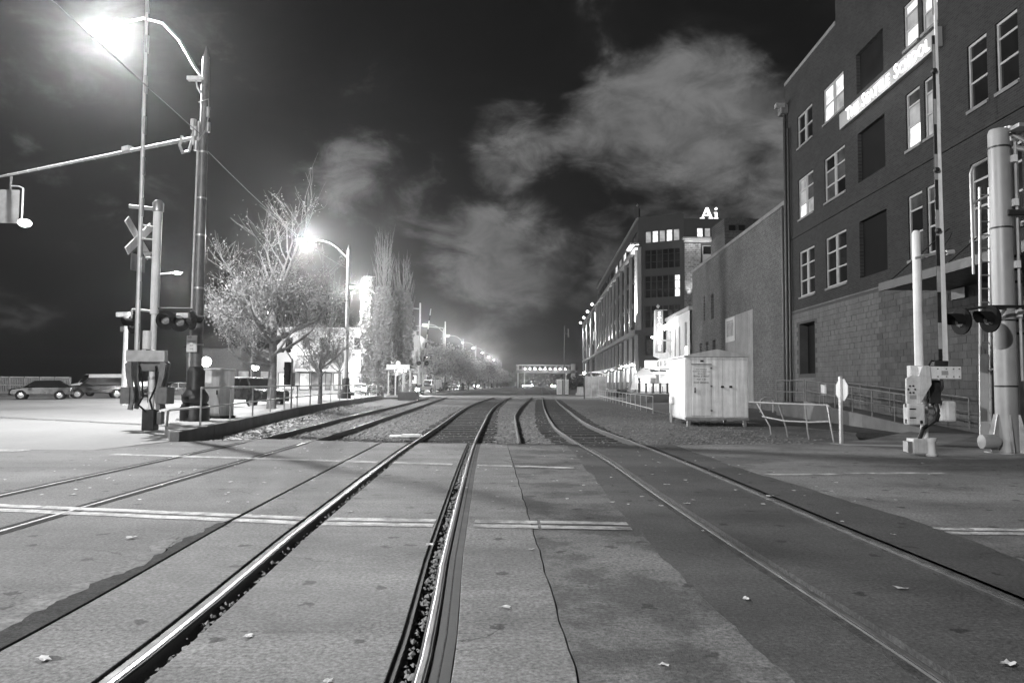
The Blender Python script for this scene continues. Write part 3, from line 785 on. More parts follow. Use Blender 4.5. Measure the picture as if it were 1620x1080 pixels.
def flasher(t, x, y, z, rz, hood=True):
    f = MB().lathe([(.29, -.02), (.29, .02)], n=22, axis='Y').build('flasher_disc', black, t, loc=(x, y, z), rz=rz)
    MB().lathe([(.125, -.05), (.14, -.02)], n=16, axis='Y').build('flasher_lens', lens_off, f)
    hb = MB(); n = 14; vs = []; fs = []
    for i in range(n + 1):
        a = R(-25) + R(230) * i / n
        for rr, yy in ((.165, -.02), (.165, -.34 + .10 * (1 - math.sin(a)))):
            vs.append((rr * math.cos(a), yy, rr * math.sin(a)))
        for rr, yy in ((.155, -.02), (.155, -.34 + .10 * (1 - math.sin(a)))):
            vs.append((rr * math.cos(a), yy, rr * math.sin(a)))
    for i in range(n):
        k = 4 * i; q = k + 4
        fs += [(k, k + 1, q + 1, q), (k + 2, q + 2, q + 3, k + 3), (k + 1, k + 3, q + 3, q + 1)]
    hb.add(vs, fs).build('hood', black, f)
    MB().lathe([(.1, .02), (.13, .1), (.05, .2)], n=12, axis='Y').build('housing', dark_metal, f)
    return f
MB().tube((.1, 0, 3.62), (1.1, .1, 3.62), .04).build('flasher_bar', dark_metal, L0)
flasher(L0, .40, -.1, 3.27, .15); flasher(L0, .80, -.05, 3.22, .25); flasher(L0, 1.1, .1, 3.28, 2.4)
MB().tube((-.1, 0, 3.55), (-.62, -.1, 3.58), .035).build('flasher_bar', galv, L0)
MB().tube((-.62, -.1, 3.6), (-.62, -.1, 3.3), .03).build('flasher_bar', galv, L0)
f = flasher(L0, -.58, -.1, 3.15, -.62)
MB().cbox((.95, -.2, 3.4), (.36, .16, .14)).build('bell', white, L0, bevel=.02)

# ---------------------------------------------------------------- utility cabinet, post lamps, pedestrian signal
t = thing('utility_cabinet', 'pale metal utility cabinet between the lamp base and the railing', 'cabinet', (-9.97, 25.3, .215), -.35)
MB().box(-.34, .34, -.34, .34, .08, 1.62).build('body', alum, t, bevel=.02)
MB().box(-.37, .37, -.37, .37, 1.62, 1.68).build('lid', galv_light, t, bevel=.015)
MB().box(-.3, .3, -.352, -.342, .18, 1.52).build('door', alum, t)
MB().box(.2, .24, -.38, -.354, .8, .95).build('handle', dark_metal, t)
MB().box(-.38, .38, -.38, .38, 0, .08).build('plinth', dark_metal, t)
def post_lamp(label, loc, h, power, r=.2):
    t = thing('post_lamp', label, 'lamp', loc)
    MB().lathe([(.07, 0), (.05, h - r)], n=8).build('post', dark_metal, t)
    MB().lathe([(.05, h - r - .08), (.12, h - r), (.05, h - r + .05)], n=10).build('collar', dark_metal, t)
    MB().lathe([(r * .4, -r * .92), (r * .8, -r * .6), (r, 0), (r * .8, r * .6), (r * .3, r * .95)], c=(0, 0, h), n=12).build('globe', lamp_on, t)
    plight('globe_light', (0, 0, h), power, t, r + .03)
    return t
post_lamp('bright globe lamp right above the pale utility cabinet', (-18.6, 45, 0), 2.65, 4500, .3)
post_lamp('bright globe lamp seen under the large bare tree', (-20.8, 60, 0), 2.65, 4500, .28)
t = thing('pedestrian_signal', 'dark two lamp signal on a post behind the railing', 'traffic signal', (-10.73, 35.4, .215), .1)
MB().box(-.14, .14, -.1, .16, 1.1, 2.2).build('housing', black, t, bevel=.02)
MB().box(.22, .34, -.05, .2, 1.05, 1.7).build('side_housing', dark_metal, t, bevel=.02)
for z in (1.52, 1.88):
    MB().lathe([(.125, -.14), (.12, -.1)], c=(0, 0, z), n=14, axis='Y').build('lens', mat('pale_lens', .55, .3, var=.1), t)
    MB().lathe([(.145, -.19), (.145, -.1), (.13, -.1), (.13, -.19)], c=(0, 0, z), n=14, axis='Y').build('visor', black, t)
MB().tube((.2, .08, 0), (.2, .08, 2.35), .045).build('post', galv, t)
for x in (-.28, .02): MB().lathe([(.1, -.1), (.1, .1)], c=(x, .05, 2.75), n=12, axis='Y').build('upper_lamp', black, t)
MB().tube((.2, .08, 2.3), (-.1, .06, 2.75), .03).build('bracket', galv, t)

# ================================================================ TREES
def bare_tree(name, label, loc, height, spread, seed, trunk_h, trunk_r, leaves, levels=4, leaf_mat=None, group=None, lean=0.0, droop=0.0, lsz=(.05, .1), low=.1, leaf_top=.8, n0=9, start=.25, lead=1.0):
    rnd = random.Random(seed)
    t = thing(name, label, 'tree', loc, group=group)
    tk = MB(); br = MB(); lf = MB(); tips = []
    tk.path([(0, 0, -.1), (.02, 0, trunk_h * .4), (lean * .5, .02, trunk_h * .8), (lean, 0, trunk_h)], [trunk_r * 1.25, trunk_r, trunk_r * .9, trunk_r * .85], 10)
    def grow(p, d, ln, r, lv):
        pts = [p]; rad = [r]; seg = 4 if lv < 3 else 3
        q = p; dd = d.copy()
        for i in range(seg):
            dd = (dd + Vector((rnd.gauss(0, .17), rnd.gauss(0, .17), rnd.gauss(.05 - droop * lv + .10 * i, .12)))).normalized()
            q = q + dd * (ln / seg); pts.append(q); rad.append(max(.006, r * (1 - .62 * (i + 1) / seg)))
            if lv >= 2: tips.append((q, dd))
        br.path(pts, rad, 6 if lv < 2 else (4 if lv < 3 else 3), False)
        if lv >= levels: return
        nb = rnd.randint(3, 5) if lv < levels - 1 else rnd.randint(3, 4)
        for k in range(nb):
            f = rnd.uniform(.3, 1.0); i = min(seg - 1, int(f * seg)); u = f * seg - i
            s = pts[i].lerp(pts[i + 1], u)
            az = rnd.uniform(0, 6.28); side = Vector((math.cos(az), math.sin(az), rnd.uniform(-.25, .7)))
            nd = (dd * rnd.uniform(.5, .95) + side * rnd.uniform(.5, .9)).normalized()
            grow(s, nd, ln * rnd.uniform(.5, .74), rad[i] * rnd.uniform(.5, .68), lv + 1)
    top = Vector((lean, 0, trunk_h))
    for k in range(n0):
        az = 6.28 * k / n0 + rnd.uniform(-.3, .3)
        up = rnd.uniform(low, 1.5) if k > 1 else 2.4
        d = Vector((math.cos(az) * spread, math.sin(az) * spread, up * 1.0)).normalized()
        ln = (height - trunk_h) * (.52 if k > 1 else .62) * rnd.uniform(.85, 1.1)
        grow(top - Vector((0, 0, rnd.uniform(0, trunk_h * start) if k > 1 else 0)), d, ln * (1.0 if k > 1 else lead), trunk_r * rnd.uniform(.42, .6), 1)
    for _ in range(leaves):
        q, d = tips[int(rnd.random() * len(tips))]
        c = q + Vector((rnd.gauss(0, .16), rnd.gauss(0, .16), rnd.gauss(-.06, .14)))
        if c.z > height * leaf_top and rnd.random() < .85: continue
        s = rnd.uniform(*lsz); a = Vector((rnd.gauss(0, 1), rnd.gauss(0, 1), rnd.gauss(0, 1))).normalized(); b = a.orthogonal().normalized()
        lf.add([c + a * s, c + b * s * .6, c - a * s, c - b * s * .6], [(0, 1, 2, 3)])
    tk.build('trunk', bark, t); br.build('branches', bark, t)
    if leaves: lf.build('leaves', leaf_mat or leaf_m, t)
    return t
bare_tree('street_tree', 'large spreading half bare tree behind the left railing', (-11.2, 34.6, .2), 10.2, 1.0, 27, 4.4, .19, 18000, group=None, leaf_mat=leaf_pale, lsz=(.03, .062), levels=4, low=.05, leaf_top=.56, n0=17, start=.56, lead=1.0)
bare_tree('street_tree', 'smaller thin half bare tree to the right of the large spreading tree', (-11.25, 43.5, .2), 7.0, .6, 5, 2.2, .11, 4200, leaf_mat=leaf_pale, lsz=(.03, .06), leaf_top=.66)
bare_tree('street_tree', 'slim bare tree just left of the second lamp pole', (-13.4, 52, .2), 4.9, .8, 15, 2.2, .10, 1200, leaf_mat=leaf_pale)
bare_tree('street_tree', 'bare tree between the second lamp pole and the poplars', (-14.2, 61, .2), 5.6, .8, 9, 2.5, .12, 2200, leaf_mat=leaf_pale)

def poplar(label, loc, height, rad, seed, leaves, bare=.3):
    rnd = random.Random(seed); t = thing('poplar', label, 'tree', loc, group='columnar poplars')
    MB().path([(0, 0, -.1), (.05, 0, height * .35), (0, .05, height * .96)], [.22, .14, .02], 8).build('trunk', bark, t)
    br = MB(); lf = MB()
    for _ in range(150):
        z = height * (.06 + .72 * rnd.random() ** 1.1); az = rnd.uniform(0, 6.28)
        o = rad * rnd.uniform(.5, 1.0) * (1 - .5 * max(0, (z / height - .5)))
        ln = height * rnd.uniform(.14, .3)
        p0 = Vector((0, 0, z)); p1 = Vector((math.cos(az) * o * .7, math.sin(az) * o * .7, z + ln * .35)); p2 = Vector((math.cos(az) * o, math.sin(az) * o, min(height, z + ln)))
        br.path([p0, p1, p2], [.035, .025, .008], 3, False)
        for k in range(3):
            q = p1.lerp(p2, rnd.random()); a2 = az + rnd.gauss(0, 1.2)
            br.path([q, q + Vector((math.cos(a2) * .3, math.sin(a2) * .3, rnd.uniform(.5, 1.3)))], [.014, .005], 3, False)
    for _ in range(leaves):
        z = height * (1 - bare) * (rnd.random() ** .85) + .4; az = rnd.uniform(0, 6.28); o = rad * math.sqrt(rnd.random()) * (1.12 - .35 * z / height)
        lump = .75 + .3 * math.sin(az * 3 + z * 1.3) * math.sin(z * 2.1 + az)
        c = Vector((math.cos(az) * o * lump, math.sin(az) * o * lump, z)); s = rnd.uniform(.11, .21)
        a = Vector((rnd.gauss(0, 1), rnd.gauss(0, 1), rnd.gauss(0, 1.4))).normalized(); b = a.orthogonal().normalized()
        lf.add([c + a * s, c + b * s * .7, c - a * s, c - b * s * .7], [(0, 1, 2, 3)])
    br.build('branches', bark, t); lf.build('leaves', leaf_pale, t)
    return t
poplar('tallest slender poplar with bare twigs at its top', (-13.3, 76, 0), 17.0, 1.15, 1, 8500, .36)
poplar('poplar with bare upright twigs on the right of the tallest poplar', (-11.9, 80, 0), 15.6, 1.35, 2, 9000, .3)
poplar('brightly lit leafy poplar under a lamp at the left of the poplars', (-16.9, 86.6, 0), 13.9, 1.05, 3, 9500, .03)

def clump_tree(label, loc, h, rad, seed, n=3600, m=None, group=None, name='street_tree', ls=(.12, .24)):
    rnd = random.Random(seed); t = thing(name, label, 'tree', loc, group=group)
    MB().path([(0, 0, -.1), (.05, 0, h * .5), (0, .03, h * .8)], [.16, .11, .03], 7).build('trunk', bark, t)
    br = MB(); lf = MB(); cs = []
    for _ in range(34):
        az = rnd.uniform(0, 6.28); el = rnd.uniform(-.15, 1.3); q = rnd.uniform(.45, 1.0)
        c = Vector((math.cos(az) * math.cos(el) * rad * q, math.sin(az) * math.cos(el) * rad * q, h * .45 + math.sin(el) * h * .5 * q)); cs.append(c)
        br.path([(0, 0, h * .35), c * .55 + Vector((0, 0, h * .18)), c], [.07, .04, .01], 4, False)
        for k in range(3):
            br.path([c, c + Vector((rnd.gauss(0, .5), rnd.gauss(0, .5), rnd.uniform(.1, .9)))], [.02, .006], 3, False)
    for _ in range(n):
        c = cs[int(rnd.random() * len(cs))] + Vector((rnd.gauss(0, rad * .17), rnd.gauss(0, rad * .17), rnd.gauss(0, rad * .15)))
        s = rnd.uniform(*ls); a = Vector((rnd.gauss(0, 1), rnd.gauss(0, 1), rnd.gauss(0, 1))).normalized(); b = a.orthogonal().normalized()
        lf.add([c + a * s, c + b * s * .6, c - a * s, c - b * s * .6], [(0, 1, 2, 3)])
    br.build('branches', bark, t); lf.build('leaves', m or leaf_pale, t)
    return t
protos = [clump_tree('leafy street tree opening the far tree row, right of the signal masts', (-11.6, 112, 0), 7.6, 3.6, 31, m=leaf_far_lit, group='far row of street trees'),
          clump_tree('second leafy tree of the far tree row beyond the crossing street', (-11.2, 124, 0), 7.4, 3.4, 32, m=leaf_far_lit, group='far row of street trees')]
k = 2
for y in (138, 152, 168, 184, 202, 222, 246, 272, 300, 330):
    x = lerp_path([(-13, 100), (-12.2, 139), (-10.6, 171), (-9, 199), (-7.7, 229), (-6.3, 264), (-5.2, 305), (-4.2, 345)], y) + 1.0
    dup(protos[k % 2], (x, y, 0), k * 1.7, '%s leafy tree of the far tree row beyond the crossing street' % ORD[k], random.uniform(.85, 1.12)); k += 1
bare_tree('street_tree', 'bare branching tree above the far tree row near the double masts', (-15.5, 150, 0), 11.5, .9, 44, 4, .2, 0, levels=3)
clump_tree('dark round bush beside the pale cabinets along the tracks', (9.6, 106, 0), 2.6, 1.5, 50, 1800, leaf_m, name='bush')
w1 = MB(); rnd = random.Random(77)
for _ in range(9000):
    x = rnd.uniform(-30, 70); z = abs(rnd.gauss(0, 1)) * 3.2 * (1 + .3 * math.sin(x * .4) + .2 * math.sin(x * 1.1)); y = 420 + rnd.uniform(-8, 8)
    s = rnd.uniform(.4, .9); a = Vector((rnd.gauss(0, 1), rnd.gauss(0, .4), rnd.gauss(0, 1))).normalized(); b = a.orthogonal().normalized(); c = Vector((x, y, z))
    w1.add([c + a * s, c + b * s, c - a * s, c - b * s], [(0, 1, 2, 3)])
tag(w1.build('far_woods', leaf_m), kind='stuff')

# ================================================================ VEHICLES
def vehicle(label, loc, rz, style='hatch', paint_m=None, lights=False, cat='car', name='parked_car', group='cars along the street'):
    t = thing(name, label, cat, loc, rz, group=group)
    S = {'hatch': (4.1, 1.72, [(2.05, .38), (2.06, .62), (1.95, .78), (1.2, .92), (-1.95, .98), (-2.05, .8), (-2.05, .36)], [(1.15, .92), (.45, 1.42), (-1.15, 1.46), (-1.85, .98)]),
         'suv': (4.7, 1.88, [(2.35, .45), (2.36, .8), (2.25, .98), (1.3, 1.08), (-2.2, 1.12), (-2.33, .95), (-2.33, .45)], [(1.2, 1.08), (.6, 1.70), (-1.75, 1.74), (-2.2, 1.12)]),
         'sedan': (4.6, 1.8, [(2.3, .36), (2.3, .62), (2.15, .76), (1.1, .9), (-1.55, .95), (-2.2, .9), (-2.3, .7), (-2.3, .36)], [(1.05, .9), (.3, 1.38), (-.95, 1.40), (-1.75, .95)]),
         'van': (5.2, 2.0, [(2.6, .42), (2.6, .95), (2.45, 1.12), (1.9, 1.22), (-2.58, 1.22), (-2.6, .42)], [(1.9, 1.22), (1.3, 2.05), (-2.5, 2.1), (-2.58, 1.22)])}[style]
    ln, wd, low, cab = S
    pm = paint_m or car_dark
    def loft(poly, half, zb, zt, tuck):
        mb = MB(); n = len(poly); vs = []; fs = []
        for s, ins in ((-1, .10), (-.9, 0), (.9, 0), (1, .10)):
            for x, z in poly:
                k = max(0.0, (z - zb) / max(.01, zt - zb))
                yy = half * s if abs(s) == 1 else half * s * 1.0
                yy = math.copysign(half * (1.0 if abs(s) == 1 else .93) - tuck * k, s)
                vs.append((x * (1 - (ins * .28 if abs(s) == 1 else 0)), yy, z if abs(s) != 1 else zb + (z - zb) * .97))
        for i in range(3):
            for q in range(n):
                q2 = (q + 1) % n; fs.append((i * n + q, i * n + q2, (i + 1) * n + q2, (i + 1) * n + q))
        fs += [tuple(range(n))[::-1], tuple(range(3 * n, 4 * n))]
        mb.add(vs, fs); mb.fix = True; return mb
    loft(low, wd / 2, low[0][1], 1.0, .03).build('body', pm, t, bevel=.04)
    zb, zt = cab[0][1], max(p[1] for p in cab)
    roof = loft(cab, wd / 2 - .06, zb, zt, .17).build('cabin', pm, t, bevel=.03)
    # glass
    h = wd / 2 - .06
    def side_y(z): return h - .17 * (z - zb) / (zt - zb) + .012
    gx = lambda a, b, f: (a[0] + (b[0] - a[0]) * f, a[1] + (b[1] - a[1]) * f)
    f0, f1, r1, r0 = cab
    for s in (-1, 1):
        lo, hi = zb + .06, zt - .09
        xs = [(gx(f0, f1, .12)[0] - .08, gx(f0, f1, .85)[0] - .06), (.05 if style != 'van' else .9, ) * 2, (gx(r0, r1, .12)[0] + .12, gx(r0, r1, .85)[0] + .1)]
        for (a0, a1), (b0, b1) in ((xs[0], (xs[1][0] + .05,) * 2), ((xs[1][0] - .05,) * 2, xs[2])):
            if style == 'van' and b0 < -1: continue
            q = [(a0, s * side_y(lo), lo), (b0, s * side_y(lo), lo), (b1, s * side_y(hi), hi), (a1, s * side_y(hi), hi)]
            q2 = [(x, y - s * .02, z) for x, y, z in q]
            mb = MB().add(q + q2, [(0, 1, 2, 3), (7, 6, 5, 4), (0, 4, 5, 1), (1, 5, 6, 2), (2, 6, 7, 3), (3, 7, 4, 0)]); mb.fix = True
            mb.build('side_window', glass_dark, t)
    for (a, b, nm, dx) in ((f0, f1, 'windscreen', .015), (r0, r1, 'rear_window', -.015)):
        p, q = gx(a, b, .1), gx(a, b, .88)
        vs = [(p[0] + dx, -side_y(p[1]) + .1, p[1]), (p[0] + dx, side_y(p[1]) - .1, p[1]), (q[0] + dx, side_y(q[1]) - .1, q[1]), (q[0] + dx, -side_y(q[1]) + .1, q[1])]
        vs2 = [(x - dx * 2, y, z - .01) for x, y, z in vs]
        mb = MB().add(vs + vs2, [(0, 1, 2, 3), (7, 6, 5, 4), (0, 4, 5, 1), (1, 5, 6, 2), (2, 6, 7, 3), (3, 7, 4, 0)]); mb.fix = True
        mb.build(nm, glass_dark, t)
    wr_ = .31 if style in ('hatch', 'sedan') else .36
    for x in (ln * .31, -ln * .30):
        for s in (-1, 1):
            wo = MB().lathe([(wr_ * .7, -.1), (wr_ - .02, -.105), (wr_, -.07), (wr_, .07), (wr_ - .02, .105), (wr_ * .7, .1)], n=18, axis='Y').build('wheel', tyre_m, t, loc=(x, s * (wd / 2 - .08), wr_))
            MB().lathe([(.04, -.118), (wr_ * .66, -.108), (wr_ * .66, .108), (.04, .118)], n=14, axis='Y').build('rim', chrome, wo)
            MB().lathe([(wr_ + .06, -.02), (wr_ + .06, .02)], n=18, axis='Y').build('wheel_arch', black, t, loc=(x, s * (wd / 2 - .015), wr_ + .01))
    fx = low[1][0]; hz = (low[1][1] + low[2][1]) / 2
    for s in (-1, 1):
        MB().cbox((fx - .05, s * (wd / 2 - .3), hz), (.16, .44 if lights else .34, .26 if lights else .16), ry=-.25).build('headlight', head_on if lights else lens_off, t, bevel=.03)
        MB().cbox((-ln / 2 + .02, s * (wd / 2 - .2), .85), (.1, .22, .22)).build('tail_light', dark_metal, t, bevel=.02)
        MB().cbox((.75, s * (wd / 2 + .06), zb + .1), (.12, .18, .14)).build('mirror', pm, t, bevel=.03)
    MB().cbox((fx - .01, 0, hz - .08), (.06, wd * .48, .14)).build('grille', dark_metal, t)
    MB().cbox((fx + .0, 0, low[0][1] + .08), (.05, .42, .12)).build('number_plate', white, t)
    MB().cbox((fx - .05, 0, low[0][1]), (.2, wd * .9, .14)).build('bumper', dark_metal, t, bevel=.03)
    if lights:
        for s in (-1, 1): plight('headlight_beam', (fx + .15, s * (wd / 2 - .3), hz), 2600, t, .08, spot=75, rot=(R(84), 0, -R(90)))
    return t
vehicle('dark hatchback parked nearest in the row across the street', (-36.1, 57, 0), R(207), 'hatch', car_dark)
vehicle('silver and dark sport utility vehicle parked behind the hatchback', (-34.7, 62, 0), R(214), 'suv', car_dark)
vehicle('small dark car parked beside the pale slender post', (-33.9, 66.5, 0), R(225), 'hatch', car_dark)
vehicle('white van parked behind the row of parked cars', (-38.3, 69.5, 0), R(185), 'van', car_white, cat='van', name='parked_van')
vehicle('dark car partly hidden behind the left crossing mast', (-27.3, 60, 0), R(230), 'sedan', car_mid)
vehicle('dark grey car driving past behind the railing and the utility cabinet', (-14.9, 42.5, 0), R(-38), 'suv', car_mid, name='moving_car', group=None)
vehicle('car with bright headlights facing the camera beside the second lamp pole', (-17.2, 84, 0), R(-82), 'sedan', car_silver, True, name='moving_car', group=None)
vehicle('white van standing between the second lamp pole and the poplars', (-18.8, 97, 0), R(-86), 'van', car_white, cat='van', name='parked_van', group=None)
vehicle('car with dazzling headlights in front of the station shelter', (-12.2, 90, 0), R(-80), 'sedan', car_dark, True, name='moving_car', group=None)
y = 118; k = 0
for (x, y, rz, st, pm, lab) in ((-14.6, 121, 60, 'sedan', car_white, 'white sedan parked first behind the far tree row'), (-14.4, 133, 70, 'van', car_white, 'white van parked behind the second tree of the far row'), (-14.2, 147, 75, 'suv', car_silver, 'silver utility vehicle parked behind the far tree row'),
                           (-13.2, 163, 80, 'sedan', car_white, 'white sedan parked midway along the far tree row'), (-11.6, 180, 82, 'hatch', car_silver, 'silver hatchback parked toward the end of the far tree row'), (-17.6, 115, -85, 'sedan', car_white, 'white sedan driving at the end of the bright street')):
    vehicle(lab, (x, y, 0), R(rz + 180), st, pm, group='cars beyond the far tree row')
for i, (x, y) in enumerate(((-17.5, 128), (-16.6, 158), (-14.6, 200), (-12.0, 250))):
    vehicle(('approaching car with bright headlights nearest of those on the street behind the far tree row', 'approaching car with bright headlights second of those on the street behind the far tree row', 'approaching car with bright headlights third of those on the street behind the far tree row', 'approaching car with bright headlights farthest on the street behind the far tree row')[i], (x, y, 0), R(-86), 'sedan', car_silver, True, name='moving_car', group='cars approaching on the street')
for i, (x, y) in enumerate(((2.5, 305), (5.5, 330), (14.5, 310))):
    vehicle(('car with small headlights seen under the left part of the footbridge', 'farther car with small headlights under the middle of the footbridge', 'car with small headlights under the right part of the footbridge')[i], (x + 3, y, 0), R(-93), 'sedan', car_dark, True, name='moving_car', group=None)

# low fence behind the parked cars
t = thing('lattice_fence', 'pale lattice fence beyond the parked cars at the left edge', 'fence', (-47, 63.5, 0))
MB().box(0, 9.2, -.1, .1, 0, .25).build('plinth', wall_conc, t)
for i in range(8): MB().box(i * 1.3, i * 1.3 + .1, -.06, .06, .25, 1.75).build('post', mid_metal, t)
for z in (.35, 1.0, 1.68): MB().box(0, 9.2, -.03, .03, z, z + .07).build('rail', offwhite, t)
for i in range(62): MB().box(.1 + i * .147, .1 + i * .147 + .075, -.085, -.065, .3, 1.7).build('slat', greyp, t)

# ================================================================ LEFT BACKGROUND BUILDINGS
def awning_light(t, x, y, z, p=260):
    MB().lathe([(.05, .12), (.16, 0)], c=(x, y, z), n=10).build('light_shade', dark_metal, t)
    MB().lathe([(.02, -.06), (.13, 0)], c=(x, y, z), n=10).build('light_bulb', lamp_mid, t)
    plight('awning_light', (x, y, z - .15), p, t, .08)
wl = mat('pale_wall', .33, .8, var=.12, scale=.6)
t = thing('restaurant', 'low pale restaurant with lit awning boards behind the street trees', 'building', (-30.5, 95, 0))
MB().box(0, 12, 0, 16, 0, 8.2).build('wall', wl, t)
MB().box(-.15, 12.15, -.15, 16.1, 8.2, 8.5).build('cornice', wl, t)
for i in range(5):
    o = MB().box(0, .9, -.04, .1, 0, 1.5).build('window', frame_dark, t, loc=(1.4 + i * 2.2, -.02, 5.7)); MB().box(.07, .83, -.06, -.045, .07, 1.43).build('pane', glass_dark, o)
for x0, x1 in ((3.2, 5.9), (6.5, 8.8)):
    MB().add([(x0, -1.2, 3.1), (x1, -1.2, 3.1), (x1, -.2, 4.9), (x0, -.2, 4.9), (x0, -1.1, 3.0), (x1, -1.1, 3.0), (x1, -.1, 4.8), (x0, -.1, 4.8)], [(0, 1, 2, 3), (7, 6, 5, 4), (0, 4, 5, 1), (1, 5, 6, 2), (2, 6, 7, 3), (3, 7, 4, 0)]).build('awning_board', mid_metal, t)
    n = 4 if x0 < 4 else 2
    for i in range(n): awning_light(t, x0 + (x1 - x0) * (i + .5) / n, -1.0, 4.95, 90)
    MB().box(x0 - .1, x1 + .1, -1.35, -1.15, 2.85, 3.1).build('awning_rail', white, t)
for i, (x0, x1, on_) in enumerate(((.6, 2.6, 1), (3.3, 4.6, 1), (4.8, 5.8, 0), (6.6, 7.4, 0), (7.7, 8.8, 1), (9.4, 11.4, 1))):
    o = MB().box(x0, x1, -.08, .02, .5, 2.7).build('shop_window', frame_dark, t); MB().box(x0 + .08, x1 - .08, -.10, -.085, .6, 2.6).build('pane', shop_on if on_ else shop_mid, o)
plight('awning_light', (10.5, -1.4, 4.6), 700, t, .1); MB().lathe([(.02, -.15), (.15, 0), (.02, .15)], c=(10.5, -1.2, 4.6), n=10).build('light_globe', lamp_mid, t)
t = thing('stepped_building', 'pale stepped building with dark windows behind the poplars', 'building', (-26.5, 135, 0))
MB().box(0, 7.2, 0, 14, 0, 11.8).build('wall', wl, t); MB().box(7.2, 9.4, .1, 14, 0, 10.2).build('wing', wl, t); MB().box(2, 5.5, 1, 9, 11.8, 13.0).build('penthouse', wl, t)
for row, z in enumerate((4.6, 7.4)):
    for i in range(6):
        o = MB().box(0, .55, -.05, .05, 0, 1.5).build('window', frame_dark, t, loc=(1.0 + i * 1.4, .02, z)); MB().box(.06, .49, -.065, -.055, .06, 1.44).build('pane', glass_dark, o)
plight('wall_light', (5.5, -1.6, 3.4), 1600, t, .2); MB().lathe([(.02, -.2), (.2, 0), (.02, .2)], c=(5.5, -1.2, 3.4), n=10).build('wall_lamp', lamp_mid, t)
t = thing('lit_storefront', 'low brightly lit storefront between the station shelter and the signal masts', 'building', (-22, 118, 0))
MB().box(0, 7, 0, 8, 0, 4.2).build('wall', wl, t); MB().box(-.3, 7.3, -1.6, 0, 3.0, 3.3).build('canopy', white, t)
for i in range(4):
    o = MB().box(.3 + i * 1.7, 1.8 + i * 1.7, -.08, .02, .3, 2.8).build('shop_window', frame_m, t); MB().box(.38 + i * 1.7, 1.72 + i * 1.7, -.1, -.085, .38, 2.7).build('pane', shop_on, o)
# distant shed along the waterfront, dark behind the trees
t = thing('pier_shed', 'long dark pier shed behind the large half bare tree', 'building', (-44, 100, 0))
MB().box(0, 12.8, 0, 40, 0, 6.0).build('wall', mid_metal, t)
MB().add([(-.4, -.4, 6), (13.2, -.4, 6), (6.4, -.4, 8.6), (-.4, 40.4, 6), (13.2, 40.4, 6), (6.4, 40.4, 8.6)], [(0, 1, 2), (3, 5, 4), (0, 2, 5, 3), (1, 4, 5, 2), (0, 3, 4, 1)]).build('roof', dark_metal, t)
for i in range(4):
    o = MB().box(1 + i * 3, 2.6 + i * 3, -.06, .02, 1, 3).build('window', frame_dark, t); MB().box(1.1 + i * 3, 2.5 + i * 3, -.08, -.065, 1.1, 2.9).build('pane', win_mid, o)

# streetcar station shelter
t = thing('station_shelter', 'small streetcar shelter with a pediment sign and columns beside the leftmost track', 'shelter', (-11.4, 75.5, 0), .12)
MB().box(-1.35, 1.35, -1.2, 4.5, 0, .22).build('platform', pave_m, t)
for x in (-1.1, -.4, .35, 1.05):
    for yy in (-1.0, 1.2, 3.6): MB().lathe([(.09, .22), (.07, .4), (.07, 2.6), (.1, 2.75)], c=(x, yy, 0), n=10).build('column', offwhite, t)
MB().box(-1.45, 1.45, -1.3, 4.6, 2.75, 2.95).build('roof_beam', greyp, t)
MB().add([(-1.6, -1.4, 2.95), (1.6, -1.4, 2.95), (1.6, 4.7, 2.95), (-1.6, 4.7, 2.95), (0, -.6, 3.5), (0, 3.9, 3.5)], [(0, 1, 4), (1, 2, 5, 4), (2, 3, 5), (3, 0, 4, 5), (3, 2, 1, 0)]).build('roof', dark_metal, t)
MB().box(-1.3, 1.0, -1.52, -1.42, 2.78, 3.3).build('sign_board', offwhite, t)
MB().lathe([(.24, -1.56), (.24, -1.43)], c=(-.15, 0, 3.42), n=16, axis='Y').build('medallion', white, t)
MB().box(-1.0, -.2, 0.8, .95, .22, 2.2).build('notice_panel', dark_metal, t); MB().box(.3, 1.0, 1.5, 1.6, .22, 1.0).build('bench', mid_metal, t)
plight('shelter_light', (0, 1.5, 2.6), 500, t, .15); MB().box(-.6, .6, 1.4, 1.6, 2.66, 2.74).build('ceiling_lamp', lamp_mid, t)
t = thing('planter', 'dark planter box with straggly shrub beside the leftmost track', 'planter', (-9.65, 69.5, -.2))
MB().box(-.95, .95, -.5, .5, 0, .85).build('box', dark_metal, t, bevel=.03)
sh = MB(); rnd = random.Random(3)
for _ in range(26):
    b = Vector((rnd.uniform(-.8, .8), rnd.uniform(-.4, .4), .8)); sh.path([b, b + Vector((rnd.gauss(.1, .15), rnd.gauss(0, .1), .4)), b + Vector((rnd.gauss(.25, .3), rnd.gauss(0, .2), rnd.uniform(.6, 1.1)))], [.02, .015, .006], 3, False)
sh.build('shrub', bark, t)

